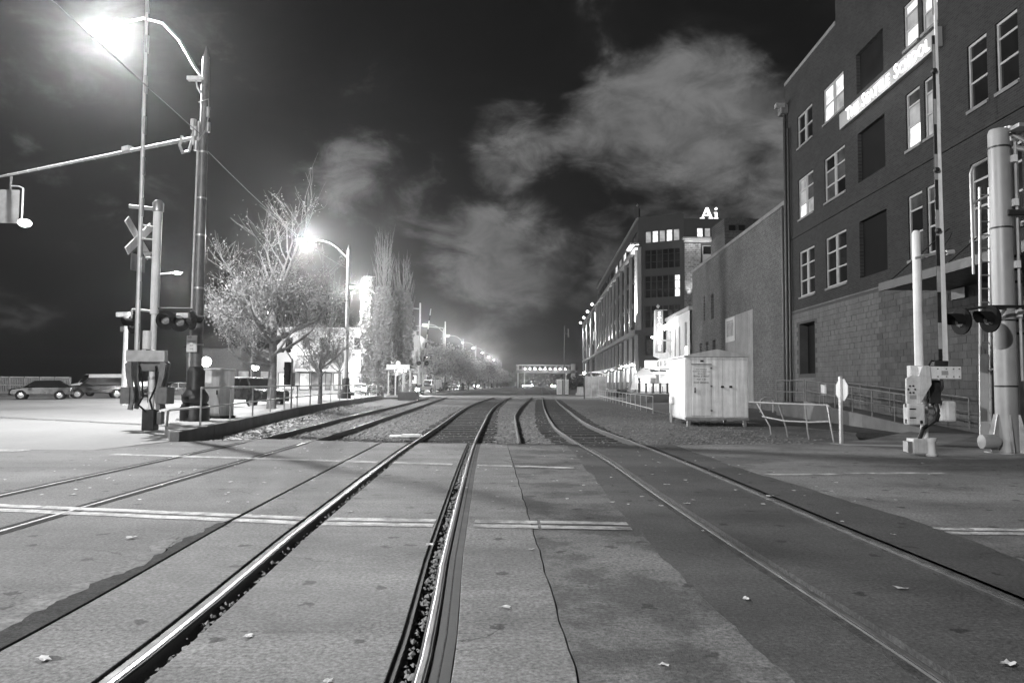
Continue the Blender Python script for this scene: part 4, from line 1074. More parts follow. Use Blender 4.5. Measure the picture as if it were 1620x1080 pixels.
# far signal masts at the crossing street
def signal_mast(label, loc, h, arms, lean=0.0):
    t = thing('signal_mast', label, 'signal mast', loc, group='signal masts at the crossing street')
    MB().lathe([(.2, 0), (.16, h * .5), (.12, h)], n=10).build('pole', offwhite, t)
    MB().lathe([(.3, 0), (.3, .9), (.2, 1.2)], n=10).build('base', dark_metal, t)
    for z, ln, dz, dy in arms: MB().path([(0, 0, z), (-ln * .2, dy * .2, z + dz * .3), (-ln, dy, z + dz)], [.1, .085, .055], 8).build('signal_arm', galv, t)
    MB().cbox((-.25, -.1, h * .72), (.3, .25, .35)).build('signal_box', mid_metal, t)
    return t
signal_mast('signal mast with a long flat arm just right of the poplars', (-13.75, 110, 0), 13.4, ((12.5, 7.2, .3, 0), (9.3, 5.5, -.4, 4)))
signal_mast('taller signal mast of the close pair by the far tree row', (-13.6, 150, 0), 14.0, ((9.0, 8.5, -.9, 4), (12.6, 6, .5, 0)))
t = thing('crossing_gate', 'pale leaning gate arm raised beyond the station shelter', 'crossing gate', (-11.45, 95, 0), .1)
MB().box(-.2, .2, -.2, .2, 0, .5).build('base', dark_metal, t); MB().lathe([(.08, .5), (.08, 3.6)], n=8).build('mast', alum, t)
MB().box(-.5, .4, -.2, .2, 2.9, 3.4).build('gate_mechanism', alum, t); MB().path([(0, -.25, 3.2), (.45, -.25, 7), (.95, -.25, 11)], [.09, .075, .06], 6).build('gate_arm', white, t)
for k in range(4): MB().tube((.12 + .22 * k, -.25, 4.2 + 1.75 * k), (.21 + .22 * k, -.25, 4.9 + 1.75 * k), .1, n=6).build('stripe', dark_metal, t)
for s in (-1, 1): flasher(t, s * .5, -.1, 4.0, 0)
t = thing('post_lamp', 'short lamp post with glowing head between the gate arm and the tree row', 'lamp', (-16, 128, 0))
MB().lathe([(.09, 0), (.06, 5.6)], n=8).build('post', offwhite, t); MB().path([(0, 0, 5.4), (.5, 0, 5.9), (1.1, 0, 6.0)], .05, 6).build('arm', galv, t)
MB().lathe([(.02, -.25), (.28, 0), (.02, .2)], c=(1.3, 0, 5.9), n=10).build('lamp_head', lamp_on, t); plight('lamp_light', (1.3, 0, 5.5), 3000, t, .2)

# ================================================================ FOOTBRIDGE
t = thing('footbridge', 'lit footbridge crossing over the tracks in the distance', 'bridge', (0, 260, 0))
MB().box(1.5, 22, -1.5, 1.5, 5.3, 6.3).build('deck', mid_metal, t)
MB().box(1.5, 22, -1.6, -1.45, 7.95, 8.15).build('top_chord', galv, t); MB().box(1.5, 22, 1.45, 1.6, 7.95, 8.15).build('top_chord', galv, t)
MB().box(1.5, 22, -1.6, -1.5, 6.3, 6.45).build('bottom_chord', galv, t)
tr = MB()
for i in range(11): tr.box(1.6 + i * 2.0, 1.75 + i * 2.0, -1.58, -1.46, 6.4, 7.95)
for i in range(11): MB().box(1.6 + i * 2.0, 1.75 + i * 2.0, -1.58, -1.46, 6.45, 7.95).build('upright', galv, t)
for i in range(9):
    x = 4.6 + i * 1.75
    MB().lathe([(.02, -.32), (.3, 0), (.02, .32)], c=(x, -1.75, 6.75), n=10).build('bridge_lamp', lamp_mid, t)
    if i % 2 == 0: plight('bridge_light', (x, -2.2, 6.9), 350, t, .3)
for x in (2.2, 4.5, 19.0, 21.6): MB().box(x - .22, x + .22, -.3, .3, 0, 5.3 if x > 3 else 7.9).build('column', offwhite, t)
MB().box(20.9, 22.3, -1.4, 1.4, 0, 8.6).build('stair_tower', wl, t)

# ================================================================ RIGHT: facades along the street
ANG = math.atan2(1, .041)
def facade(holes, s0, s1, z0, z1, depth=.3):
    """wall face at y=0 with recessed openings; outside is +y"""
    mb = MB()
    xs = sorted(set([s0, s1] + [a for h in holes for a in h[:2]])); zs = sorted(set([z0, z1] + [a for h in holes for a in h[2:4]]))
    for xa, xb in zip(xs, xs[1:]):
        for za, zb in zip(zs, zs[1:]):
            cx, cz = (xa + xb) / 2, (za + zb) / 2
            if any(h[0] < cx < h[1] and h[2] < cz < h[3] for h in holes): continue
            mb.add([(xb, 0, za), (xa, 0, za), (xa, 0, zb), (xb, 0, zb)], [(0, 1, 2, 3)])
    for a, b, c, d in [h[:4] for h in holes]:
        y = -depth
        mb.add([(a, 0, c), (b, 0, c), (b, 0, d), (a, 0, d), (a, y, c), (b, y, c), (b, y, d), (a, y, d)], [(0, 1, 5, 4), (1, 2, 6, 5), (2, 3, 7, 6), (3, 0, 4, 7), (4, 5, 6, 7)][:5])
    return mb
WM = {}
def window(parent, s, z, w_, h_, cols, rows, pane_mats, depth=.16, fw=.07, fm=None, y=None, name='window'):
    """frame (the part) with its panes (sub-parts); rows = list of height shares from the bottom"""
    fm = fm or frame_m
    key = (round(w_, 2), round(h_, 2), cols, tuple(rows), fm.name, fw)
    tot = sum(rows); zz = [0]
    for r_ in rows: zz.append(zz[-1] + h_ * r_ / tot)
    if key not in WM:
        mb = MB()
        mb.box(0, fw, -.05, .04, 0, h_).box(w_ - fw, w_, -.05, .04, 0, h_).box(fw, w_ - fw, -.05, .04, 0, fw).box(fw, w_ - fw, -.05, .04, h_ - fw, h_)
        for q in zz[1:-1]: mb.box(fw, w_ - fw, -.045, .03, q - fw * .4, q + fw * .4)
        for i in range(1, cols): mb.box(w_ * i / cols - fw * .4, w_ * i / cols + fw * .4, -.04, .035, fw, h_ - fw)
        WM[key] = (mb.mesh(name, fm), [MB().box(fw, w_ - fw, -.03, -.015, zz[i] + (fw if i == 0 else fw * .4), zz[i + 1] - (fw if i == len(rows) - 1 else fw * .4)) for i in range(len(rows))], {})
    fmesh, panes, pc = WM[key]
    o = place(name, fmesh, parent, (s, -depth if y is None else y, z))
    for i, p in enumerate(panes):
        m = pane_mats[i % len(pane_mats)]
        if (i, m.name) not in pc: pc[(i, m.name)] = p.mesh('pane', m)
        place('pane', pc[(i, m.name)], o)
    return o

# ---------------------------------------------------------------- near brick building
bb = thing('brick_building', 'tall dark brick building with a glowing rooftop level sign on the right', 'building', (14, 0, 0), ANG)
ROWS = ((14.45, 16.2), (10.5, 12.68), (6.25, 8.72))
COLS = {'a': (37.8, 40.05), 'b': (33.8, 36.3), 'd': (25.6, 28.05), 'e': (21.3, 23.9), 'f': (17.0, 19.6), 'g': (12.6, 15.2)}
holes = []; wins = []
for c, (a, b) in COLS.items():
    for r_, (z0, z1) in enumerate(ROWS):
        if c in 'ab':
            holes.append((a, b, z0, z1)); half = (b - a - .06) / 2
            wins.append((c, r_, a + half + .06, z0, half, z1 - z0)); wins.append((c + '2', r_, a, z0, half, z1 - z0))
        else:
            wv = 1.08
            for i, s in enumerate((b - wv, a)):
                holes.append((s, s + wv, z0, z1)); wins.append((c if i == 0 else c + '2', r_, s, z0, wv, z1 - z0))
cz = []
for z0, z1 in ((14.45, 16.25), (10.45, 12.65), (6.2, 8.7)):
    h = (29.8, 32.4, z0, z1); holes.append(h); cz.append(h)
gz = [(37.95, 40.2, 2.1, 4.8), (17.6, 20.4, .3, 3.9), (21.2, 23.2, .3, 3.6)]
LOWZ = 5.55
up = facade([h for h in holes], 8, 42, LOWZ, 18.75, .2)
up.build('wall', brick_m, bb)
up2 = MB().box(8, 34.6, -.45, 0.0, 18.752, 22.5); up2.build('parapet', brick_m, bb)
MB().box(34.6, 42, -.45, .04, 18.752, 18.95).build('coping', wall_conc, bb)
MB().box(8, 42, -.012, .05, 9.62, 9.78).build('string_course', brick_m, bb)
joint_m = mat('block_joint', .05, .9, var=.3, scale=1)
lowf = facade(gz, 8, 42, -.3, LOWZ, .5); lowf.build('lower_wall', joint_m, bb)
sh = MB(); sh.box(8, 42, -22, -21.7, -.3, 18.7).box(41.7, 42, -21.7, -.02, -.3, 18.7).box(8, 8.3, -21.7, -.02, -.3, 18.7).box(8.3, 41.7, -21.7, -.5, 18.4, 18.7)
sh.build('shell', brick_m, bb)
for a, b, z0, z1 in cz + gz:
    MB().box(a + .01, b - .01, -.19 if (a, b, z0, z1) in cz else -.46, -.17 if (a, b, z0, z1) in cz else -.44, z0 + .01, z1 - .01).build('dark_infill' if z0 > 2 else 'dock_door', recess_m, bb)
SILL = {}
for c, r_, s, z, w_, h_ in wins:
    D_ = glass_dark; pm = [D_, D_, D_]
    if (c, r_) == ('a', 1): pm = [win_hi, win_mid, win_mid]
    if (c, r_) == ('a2', 1): pm = [win_mid, win_lo, win_lo]
    if (c, r_) == ('b', 0): pm = [win_hi, win_hi]
    if (c, r_) == ('b2', 0): pm = [win_mid, win_hi]
    if (c, r_) == ('b', 1): pm = [win_lo, win_lo, win_vlo]
    if (c, r_) == ('b2', 1): pm = [win_vlo, win_lo, win_lo]
    if (c, r_) == ('d', 0): pm = [win_hi, win_mid, win_hi]
    if (c, r_) == ('d2', 0): pm = [win_mid, win_hi, win_mid]
    if (c, r_) == ('d', 1): pm = [win_hi, win_mid, win_lo]
    if (c, r_) == ('d2', 1): pm = [win_mid, win_mid, win_lo]
    if (c, r_) == ('d', 2): pm = [win_lo, win_vlo, win_lo]
    if (c, r_) == ('d2', 2): pm = [win_vlo, win_vlo, win_lo]
    if c[0] == 'e': pm = [glass_dark, win_vlo if r_ == 1 else D_, D_]
    rows = [1, 1] if (r_ == 0 and c[0] in 'ab') else ([1.25, 1.1, .75] if c[0] in 'def' else [1, 1, .9])
    window(bb, s, z, w_, h_, 1, rows, pm, depth=.1, fw=.085)
    k_ = round(w_, 2)
    if k_ not in SILL: SILL[k_] = MB().box(-.04, w_ + .04, -.15, .07, -.11, -.004).mesh('sill', wall_conc)
    place('sill', SILL[k_], bb, (s, 0, z))
    if c[-1] != '2' or c[0] not in 'ab':
        pass
# painted concrete blocks of the lower wall, each proud of the joint
blk = [MB().box(-.242, .242, 0, .012 + .004 * q, -.117, .117).mesh('block', mat('painted_block_%s' % 'xyz'[q], (.064, .074, .056)[q], .85, var=.3, scale=1.4, fine=.2, fscale=20, bump=.3, bscale=25, coord='World', streak=.12)) for q in range(3)]
rnd = random.Random(12); cells = []
for j in range(23):
    z = -.1 + .125 + j * .25
    for i in range(68):
        s = 8.1 + i * .5 + (.25 if j % 2 else 0)
        if s > 41.6 or z > LOWZ - .14: continue
        if any(a - .3 < s < b + .3 and c - .15 < z < d + .15 for a, b, c, d in gz): continue
        cells.append((s, z))
vis = sorted([c for c in cells if c[0] > 21.5 and c[1] > .7], key=lambda c: c[0])[:300]
vs_ = set(vis); jb = MB()
for s, z in cells:
    if (s, z) in vs_: place('block', blk[rnd.randrange(3)], bb, (s, .001, z))
    elif s > 15: jb.box(s - .242, s + .242, 0.001, .013 + rnd.choice((0, .004, .008)), z - .117, z + .117)
tag(jb.build('blockwork', block_m, bb), kind='stuff')
for sp in (41.75, 41.2):
    MB().tube((sp, .14, .2), (sp, .14, 17.2 if sp > 41.5 else 16.0), .09 if sp > 41.5 else .07, n=10).build('downpipe', dark_metal, bb)
MB().box(41.45, 42.1, .02, .4, 17.0, 17.5).build('hopper', mid_metal, bb)
MB().cbox((41.6, .45, 17.45), (.35, .5, .25)).build('floodlight', galv, bb)
for a, b, z0, z1 in ((20.5, 41.9, 5.52, 5.6),): MB().box(a, b, 0, .03, z0, z1).build('ledge', block_m, bb)
# canopy above the loading door
MB().box(15, 25.4, .02, 2.25, 4.78, 4.92).build('canopy', dark_metal, bb)
MB().box(14.95, 25.45, 2.252, 2.33, 4.74, 5.02).build('canopy_fascia', dark_metal, bb)
for s in (25.2, 21.6, 18.0): MB().tube((s, 2.2, 4.95), (s, .02, 6.9), .022, n=6).build('tie_rod', dark_metal, bb)
MB().box(24.2, 25.0, 0, .12, 4.4, 4.75).build('bracket', mid_metal, bb)
# lit sign
sgn = MB().box(25.3, 33.85, .02, .2, 13.37, 14.08).build('sign_panel', mat('sign_board', .3, .6, var=.08, scale=1), bb)
xx = 33.0
for word, big, small in (('T', .62, 'HE'), ('S', .62, 'EATTLE'), ('S', .62, 'CHOOL')):
    a = lettering(word, .78, sign_on, sgn, mtx_wall(xx, .24, 13.72), .02, .004, 'LEFT')
    wb = max(v.co.x for v in a.data.vertices)
    b_ = lettering(small, .62, sign_on, sgn, mtx_wall(xx - wb - .05, .24, 13.665), .02, .003, 'LEFT', spacing=1.06)
    ws = max(v.co.x for v in b_.data.vertices)
    xx -= wb + ws + .42
for s in (27.2, 29.6, 32.0): plight('sign_light', (s, .75, 13.7), 28, bb, .25)

# ---------------------------------------------------------------- blank stucco warehouse
wh = thing('warehouse', 'long blank stucco warehouse wall with a faded poster between brick and white buildings', 'building', (14, 0, 0), ANG)
hl = [(61.3, 62.3, 7.0, 9.1), (64.6, 65.2, 7.1, 9.3), (60.8, 61.9, 3.0, 5.2), (63.4, 64.4, 3.0, 5.2), (66.0, 67.0, 3.0, 5.2)]
facade(hl, 42.05, 70, -.3, 12.1, .3).build('wall', stucco, wh, loc=(0, -.25, 0))
for a, b, z0, z1 in hl: MB().box(a, b, -.52, -.5, z0, z1).build('dark_infill', recess_m, wh)
MB().box(42.05, 70, -.7, -.2, 12.1, 12.35).build('coping', wall_conc, wh)
MB().box(42.1, 69.9, -18, -.56, -.3, 12.0).build('shell', stucco, wh)
MB().box(60.5, 65.5, -6, -1.0, 12.0, 14.2).build('roof_block', stucco, wh)
MB().box(49.9, 57.5, -.248, -.225, .3, 6.62).build('plaster_patch', stucco_pale, wh)
ps = MB().box(54.5, 57.2, -.222, -.19, 4.75, 6.55).build('poster', mat('poster_paper', .42, .7, var=.1, scale=2), wh)
MB().box(54.85, 56.85, -.188, -.18, 5.15, 6.2).build('poster_print', mat('poster_grey', .22, .7, var=.4, scale=2.2), ps)
MB().cbox((55.85, -.175, 5.75), (1.9, .012, .1), ry=.28).build('poster_band', mid_metal, ps)
MB().cbox((55.85, -.175, 6.28), (1.9, .012, .1)).build('poster_band', mid_metal, ps)
for s in (42.4, 43.1): MB().tube((s, -.1, .2), (s, -.1, 12.0), .08, n=8).build('downpipe', dark_metal, wh)
rb = thing('far_rooftop', 'flat roofed block with two small dark windows rising behind the warehouse', 'building', (26.6, 92, 0))
MB().box(0, 3.6, 0, 6, 0, 22.5).build('wall', stucco, rb)
for x in (.5, 1.7):
    o = MB().box(x, x + .9, -.06, .02, 20.6, 21.6).build('window', frame_dark, rb); MB().box(x + .08, x + .82, -.08, -.065, 20.7, 21.5).build('pane', glass_dark, o)

# ---------------------------------------------------------------- white storage building
st = thing('storage_building', 'white storage building with round cornice lamps and a curved lettered marquee', 'building', (14, 0, 0), ANG)
hs = [(79.9, 81.4, 3.9, 7.3), (77.4, 78.2, 4.2, 7.4), (74.9, 75.7, 4.2, 7.4), (71.6, 72.7, 3.9, 7.6)]
facade(hs, 70.1, 83.5, -.3, 8.6, .25).build('wall', storage_m, st)
MB().box(70.1, 83.6, -.4, .12, 8.6, 8.95).build('cornice', greyp, st); MB().box(70.2, 83.4, -15, -.3, -.3, 8.55).build('shell', storage_m, st)
for i, (a, b, z0, z1) in enumerate(hs):
    window(st, a, z0, b - a, z1 - z0, 1, [1, 1, 1], [win_hi if i == 0 else glass_dark], .15, .06)
for i in range(4):
    s = 76.8 + i * 1.75; MB().lathe([(.02, -.2), (.2, 0), (.02, .2)], c=(s, .35, 7.95), n=10).build('cornice_lamp', lamp_mid, st)
for s in (78, 81): plight('cornice_light', (s, .8, 7.8), 60, st, .2)
MB().box(71.2, 71.9, .01, .12, 2.6, 5.2).build('lamp_tube', emat('tube_glow', 3), st)
mq = MB(); n = 10; vs = []; fs = []
for i in range(n + 1):
    s = 74.2 + 8.8 * i / n; y = .35 + 1.3 * math.sin(math.pi * i / n)
    for yy, z in ((y, 3.15), (y, 4.15), (.0, 4.15), (.0, 3.15)): vs.append((s, yy, z))
for i in range(n):
    for k in range(4): fs.append((i * 4 + k, i * 4 + (k + 1) % 4, i * 4 + 4 + (k + 1) % 4, i * 4 + 4 + k))
fs += [(0, 1, 2, 3), (n * 4 + 3, n * 4 + 2, n * 4 + 1, n * 4)]
mq.add(vs, fs); mq.fix = True; mqo = mq.build('marquee', white, st)
for i, ch in enumerate('STORAGE'):
    f_ = .14 + .72 * i / 6; s = 83.0 - 8.8 * f_; y = .35 + 1.3 * math.sin(math.pi * (1 - f_)) + .02
    lettering(ch, .75, mid_metal, mqo, mtx_wall(s, y, 3.65), .02)
for s in (75.5, 78.5, 81): plight('marquee_light', (s, 2.4, 2.6), 60, st, .2)
# blade sign
bs = thing('blade_sign', 'tall vertical lit STORAGE sign with an arrow at its foot', 'sign', (15.97, 80, 0))
MB().box(-.5, .42, 0, .35, 4.9, 9.55).build('sign_box', greyp, bs, bevel=.03)
mb = MB().prism_y([(-.62, 4.55), (-.5, 9.5), (-.42, 9.5), (-.45, 4.9), (.42, 4.9), (.75, 5.0), (.75, 5.3), (1.35, 4.4), (.55, 3.55), (.62, 4.0)], -.03, .30); mb.build('arrow', white, bs)
for i, ch in enumerate('STORAGE'): lettering(ch, .62, sign_on, bs, mtx_front(0.0, -.02, 9.15 - i * .63), .02, .02)
MB().box(.42, 1.9, .1, .2, 6.2, 6.35).build('bracket', galv, bs); MB().box(-.4, .9, .1, .18, 9.56, 9.64).build('bracket', galv, bs)
MB().lathe([(.02, -.25), (.22, 0), (.02, .25)], c=(-.1, .15, 10.0), n=10).build('finial', greyp, bs)
MB().lathe([(.02, -.12), (.16, 0), (.02, .12)], c=(-.75, .1, 6.6), n=10).build('side_lamp', lamp_mid, bs)
for i in range(3): MB().lathe([(.02, -.15), (.17, 0), (.02, .15)], c=(.55 + i * .4, -.1, 7.5 + .14 * i), n=10).build('side_lamp', lamp_mid, bs)
plight('sign_light', (0, -1.2, 6.8), 130, bs, .3)

# ---------------------------------------------------------------- long building with the rooftop letters
AI = thing('long_building', 'long six storey building with lit pilasters and an Ai sign on its roof', 'building', (14, 0, 0), ANG)
S0, S1, S2 = 107.3, 187, 246
pitch = (S1 - S0 - 1.5) / 11
hl = []; wl_ = []
rnd = random.Random(8)
for b in range(11):
    a = S0 + 1.2 + b * pitch
    for r_, (z0, z1) in enumerate(((5.0, 8.6), (9.7, 13.2), (13.9, 17.1), (17.8, 20.9), (22.1, 24.2))):
        h = (a + .7, a + pitch - .7, z0, z1); hl.append(h); wl_.append((b, r_, h))
facade(hl, S0, S1, -.3, 26, .35).build('wall', ai_m, AI)
LIT = {(4, 3), (5, 2), (8, 2), (8, 1), (1, 1), (3, 1), (6, 1), (9, 1), (2, 4), (3, 4), (4, 4), (10, 1), (9, 2)}
for b, r_, (a, c, z0, z1) in wl_:
    l = (b, r_) in LIT
    window(AI, a, z0, c - a, z1 - z0, 3, [1, 1] if r_ < 4 else [1], [win_hi if l and rnd.random() < .6 else (win_mid if l else (win_lo if rnd.random() < .25 else glass_dark)), win_mid if l else glass_dark], .25, .09, frame_dark)
for b in range(12):
    s = S0 + 1.2 + b * pitch
    MB().box(s - .38, s + .38, 0, .38, 9.5, 21.2).build('pilaster', ai_pier, AI)
    MB().box(s - .42, s + .42, 0, .42, .6, 8.7).build('pilaster', ai_pier, AI)
MB().box(S0 - .3, S1, 0, .75, 8.8, 9.4).build('ledge', ai_pier, AI); MB().box(S0 - .4, S1, 0, .6, 21.3, 21.75).build('cornice', ai_pier, AI)
MB().box(S0 - .7, S0 + 6, .0, 1.3, 21.78, 22.05).build('cornice', ai_pier, AI)
MB().box(S0, S1, 0, .2, 25.6, 26.05).build('coping', ai_pier, AI)
MB().box(S0 + 12, S1, 0, 2.0, 4.1, 4.35).build('awning', dark_metal, AI)
MB().box(S0 + .1, S2, -22, -.4, -.3, 21.0).build('shell', ai_m, AI); MB().box(S0 + .1, S1, -22, -.4, 21.0, 25.5).build('shell', ai_m, AI)
MB().box(S1 + 2, S1 + 14, -9, -2, 21, 28.2).build('penthouse', ai_m, AI); MB().box(S1 + 1.5, S1 + 15, -9.5, -.8, 28.2, 28.6).build('penthouse_roof', dark_metal, AI)
# ground floor storefronts
for b in range(11):
    a = S0 + 1.2 + b * pitch
    o = MB().box(a + .6, a + pitch - .6, -.02, .08, .7, 4.0).build('shop_window', frame_dark, AI)
    MB().box(a + .75, a + pitch - .75, .085, .10, 1.9, 3.85).build('pane', shop_on if b in (0, 1, 3, 4, 6, 7, 9) else shop_mid, o)
    if b in (0, 1, 2, 4, 6, 8):
        MB().lathe([(.05, .2), (.35, 0), (.3, -.12)], c=(a, .85, 4.35), n=10).build('wall_lamp', lamp_mid, AI); plight('shop_light', (a, 1.1, 4.0), 380, AI, .2)
# uplights on pilasters
for s in (S0 + .2, S0 + 1.2):
    MB().cbox((s, .95, 9.6), (.3, .3, .25)).build('uplight', dark_metal, AI)
    plight('uplight_beam', (s, .85, 9.8), 45000, AI, .06, spot=40, rot=(R(188), 0, 0))
for b in range(1, 11): plight('uplight_beam', (S0 + 1.2 + b * pitch, .9, 9.7), (2500, 2500, 900, 900, 3000, 3000, 1500, 900, 2500, 2500)[b - 1], AI, .06, spot=60, rot=(R(190), 0, 0))
# wing
hl = []; wl_ = []; wp = (S2 - S1 - 2) / 6
for b in range(6):
    a = S1 + 1.5 + b * wp
    for r_, (z0, z1) in enumerate(((5.0, 8.4), (9.7, 12.6), (13.4, 16.2), (17.0, 19.6))): hl.append((a + 1.2, a + wp - 1.2, z0, z1)); wl_.append((b, r_, hl[-1]))
facade(hl, S1 + .02, S2, -.3, 21.6, .35).build('wall', ai_m, AI)
for b, r_, (a, c, z0, z1) in wl_: window(AI, a, z0, c - a, z1 - z0, 2, [1], [win_hi if (b + r_ * 2) % 5 == 0 else (win_lo if (b + r_) % 3 == 0 else glass_dark)], .25, .12, frame_dark)
MB().box(S1 + .05, S2, 0, .6, 21.3, 21.7).build('cornice', ai_pier, AI); MB().box(S1 + .05, S2, 0, .7, 8.7, 9.2).build('ledge', ai_pier, AI)
for b in range(0, 7, 2):
    s = min(S1 + 1.5 + b * wp, S2 - .6)
    MB().box(s - .6, s + .6, 0, .5, .6, 21.2).build('pilaster', ai_pier, AI)
    MB().lathe([(.02, -.35), (.4, 0), (.02, .35)], c=(s, 1.3, 21.9), n=10).build('facade_lamp', lamp_mid, AI)
    MB().tube((s, 0, 21.9), (s, 1.3, 22.2), .06, n=6).build('lamp_bracket', dark_metal, AI)
    plight('downlight_beam', (s, 1.15, 21.2), 90000, AI, .15, spot=40, rot=(R(-6), 0, 0))
# angled corner facade
cf_ = MB(); fx0 = 24.3; fy0 = 104.0; A_ = Vector((18.38, 107.2)); B_ = Vector((fx0, fy0)); fl_ = (A_ - B_).length
loc = Matrix.Rotation(-ANG, 4, 'Z') @ Vector((fx0 - 14, fy0, 0)); rzl = math.atan2((A_ - B_).y, (A_ - B_).x) - ANG
hl = [(.6, 5.8, z0, z1) for z0, z1 in ((5.7, 8.6), (9.7, 12.9), (14.0, 17.2), (18.2, 21.0), (22.05, 23.75))]
fo = facade(hl, 0, fl_, -.3, 25.9, .35).build('corner_wall', ai_m, AI, loc=loc, rz=rzl)
for i, (a, b, z0, z1) in enumerate(hl):
    if i < 4:
        for k in range(6):
            wv = (b - a) / 6; hi_ = (i == 2 and k == 0) or (i == 0 and k == 1)
            w_ = window(AI, 0, 0, wv - .02, z1 - z0, 1, [1, 1, .7], [win_hi if hi_ else (win_vlo if (k + i) % 3 == 0 else glass_dark)], .25, .07, frame_dark)
            w_.location = loc + Matrix.Rotation(rzl, 3, 'Z') @ Vector((a + wv * k, -.25, z0)); w_.rotation_euler = (0, 0, rzl)
    else:
        for k in range(5):
            wv = (b - a) / 5
            w_ = window(AI, 0, 0, wv - .14, z1 - z0, 1, [1], [win_hi if k % 2 else win_mid], .25, .06, frame_dark)
            w_.location = loc + Matrix.Rotation(rzl, 3, 'Z') @ Vector((a + wv * k + .07, -.25, z0)); w_.rotation_euler = (0, 0, rzl)
def on_corner(mb, nm, m): return mb.build(nm, m, AI, loc=loc, rz=rzl)
on_corner(MB().box(-.1, fl_ + .4, 0, .5, 8.8, 9.35), 'ledge', ai_m)
on_corner(MB().box(fl_ - .5, fl_ + .1, 0, .25, 9.4, 21.5), 'pilaster', ai_pier)
on_corner(MB().box(fl_ - .2, fl_ + .5, -.2, .4, 25.9, 27.2), 'corner_pier', ai_m)
on_corner(MB().lathe([(.02, -.2), (.22, 0), (.02, .25)], c=(fl_ + .1, .1, 27.7), n=8), 'finial', greyp)
# right hand face with the rough brick pier
fo = MB().box(24.3, 42, 104.02, 104.4, -.3, 25.1); 
inv = Matrix.Rotation(-ANG, 4, 'Z') @ Matrix.Translation((-14, 0, 0))
def world_part(mb, nm, m, parent=AI):
    o = mb.build(nm, m, parent); o.location = inv.to_translation(); o.rotation_euler = (0, 0, -ANG); return o
world_part(fo, 'right_wall', ai_m)
world_part(MB().box(24.32, 26.6, 103.7, 104.0, -.3, 21.5), 'brick_pier', rough_brick)
world_part(MB().box(24.0, 31, 103.0, 104.0, 22.0, 22.25), 'cornice', ai_pier); world_part(MB().box(24.2, 31, 103.3, 104.0, 21.65, 21.98), 'cornice', ai_pier)
for k in range(4):
    o = world_part(MB().box(26.1 + k * 1.08, 27.0 + k * 1.08, 103.93, 104.01, 22.4, 23.75), 'window', frame_dark)
    q = MB().box(26.18 + k * 1.08, 26.92 + k * 1.08, 103.9, 103.925, 22.48, 23.67).build('pane', win_hi if k != 1 else win_mid, o)
o = world_part(MB().box(26.9, 28.6, 103.9, 104.0, 18.9, 21.2), 'window', frame_m); MB().box(27.0, 28.5, 103.86, 103.895, 20.0, 21.1).build('pane', glass_dark, o)
for x, p_ in ((24.9, 2200), (25.9, 1400)): 
    l = plight('uplight_beam', (0, 0, 0), p_, AI, .06, spot=40); l.location = inv @ Vector((x, 103.2, 12.8)); l.rotation_euler = (R(180), 0, 0)
for k in range(3):
    l = plight('cornice_light', (0, 0, 0), 60, AI, .1); l.location = inv @ Vector((25 + k * 2, 102.7, 21.3))
# roof letters
rs = thing('rooftop_sign', 'glowing white Ai letters standing on the roof of the long building', 'sign', (27.85, 104.2, 25.1))
big_on = emat('letter_glow', 2.2)
a_ = MB().prism_y([(-1.15, 0), (-.5, 0), (-.5, .14), (-.66, .14), (-.56, .42), (.0, .42), (.1, .14), (-.06, .14), (-.06, 0), (.62, 0), (.62, .14), (.5, .14), (-.05, 1.6), (-.4, 1.6), (-.9, .14), (-1.15, .14)], -.1, .1)
a_ = MB().prism_y([(-1.2, 0), (-.55, 0), (-.55, .14), (-.72, .14), (-.62, .42), (-.38, .42), (-.38, .62), (-.54, .62), (-.3, 1.2), (-.16, .8), (.28, .14), (.05, .14), (.05, 0), (.68, 0), (.68, .14), (.58, .14), (-.02, 1.62), (-.36, 1.62), (-.98, .14), (-1.2, .14)], -.1, .1)
a_.build('letter', big_on, rs); MB().box(-.42, .22, -.08, .08, .42, .62).build('letter_bar', big_on, rs)
i_ = MB().prism_y([(.78, 0), (1.4, 0), (1.4, .14), (1.27, .14), (1.27, .95), (.82, .95), (.82, .82), (.95, .82), (.95, .14), (.78, .14)], -.1, .1); i_.build('letter', big_on, rs)
MB().lathe([(.19, -.1), (.19, .1)], c=(1.1, 0, 1.46), n=14, axis='Y').build('letter_dot', big_on, rs)
MB().box(-1.3, 1.5, .12, .2, -.1, .05).build('sign_rail', dark_metal, rs)
for x in (-1, 0, 1.2): MB().box(x - .04, x + .04, .14, .2, -.1, 1.2).build('sign_post', dark_metal, rs)

# ---------------------------------------------------------------- plaza: kiosk, tents, bollards
t = thing('restaurant_pavilion', 'brightly lit glass restaurant pavilion with a white box sign behind the bungalow', 'pavilion', (14.6, 84, .6))
MB().box(-.1, 3.3, 0, 3, 0, .12).build('floor', pave_m, t)
for x in (0, 1.05, 2.1, 3.15): MB().box(x, x + .08, 0, .08, .12, 2.9).build('post', frame_m, t)
for i in range(3):
    o = MB().box(.09 + i * 1.05, 1.03 + i * 1.05, .02, .06, .12, 1.0).build('panel', white, t); MB().box(.09 + i * 1.05, 1.03 + i * 1.05, .03, .05, 1.05, 2.0).build('pane', shop_on if i != 1 else shop_mid, t)
MB().box(0, 3.2, .0, .07, 2.05, 2.3).build('header', white, t)
MB().box(.45, 3.0, -.6, -.1, 2.75, 3.6).build('box_sign', emat('sign_box_glow', 1.6), t)
MB().box(.4, 3.3, -.7, 3, 2.6, 2.74).build('roof', greyp, t)
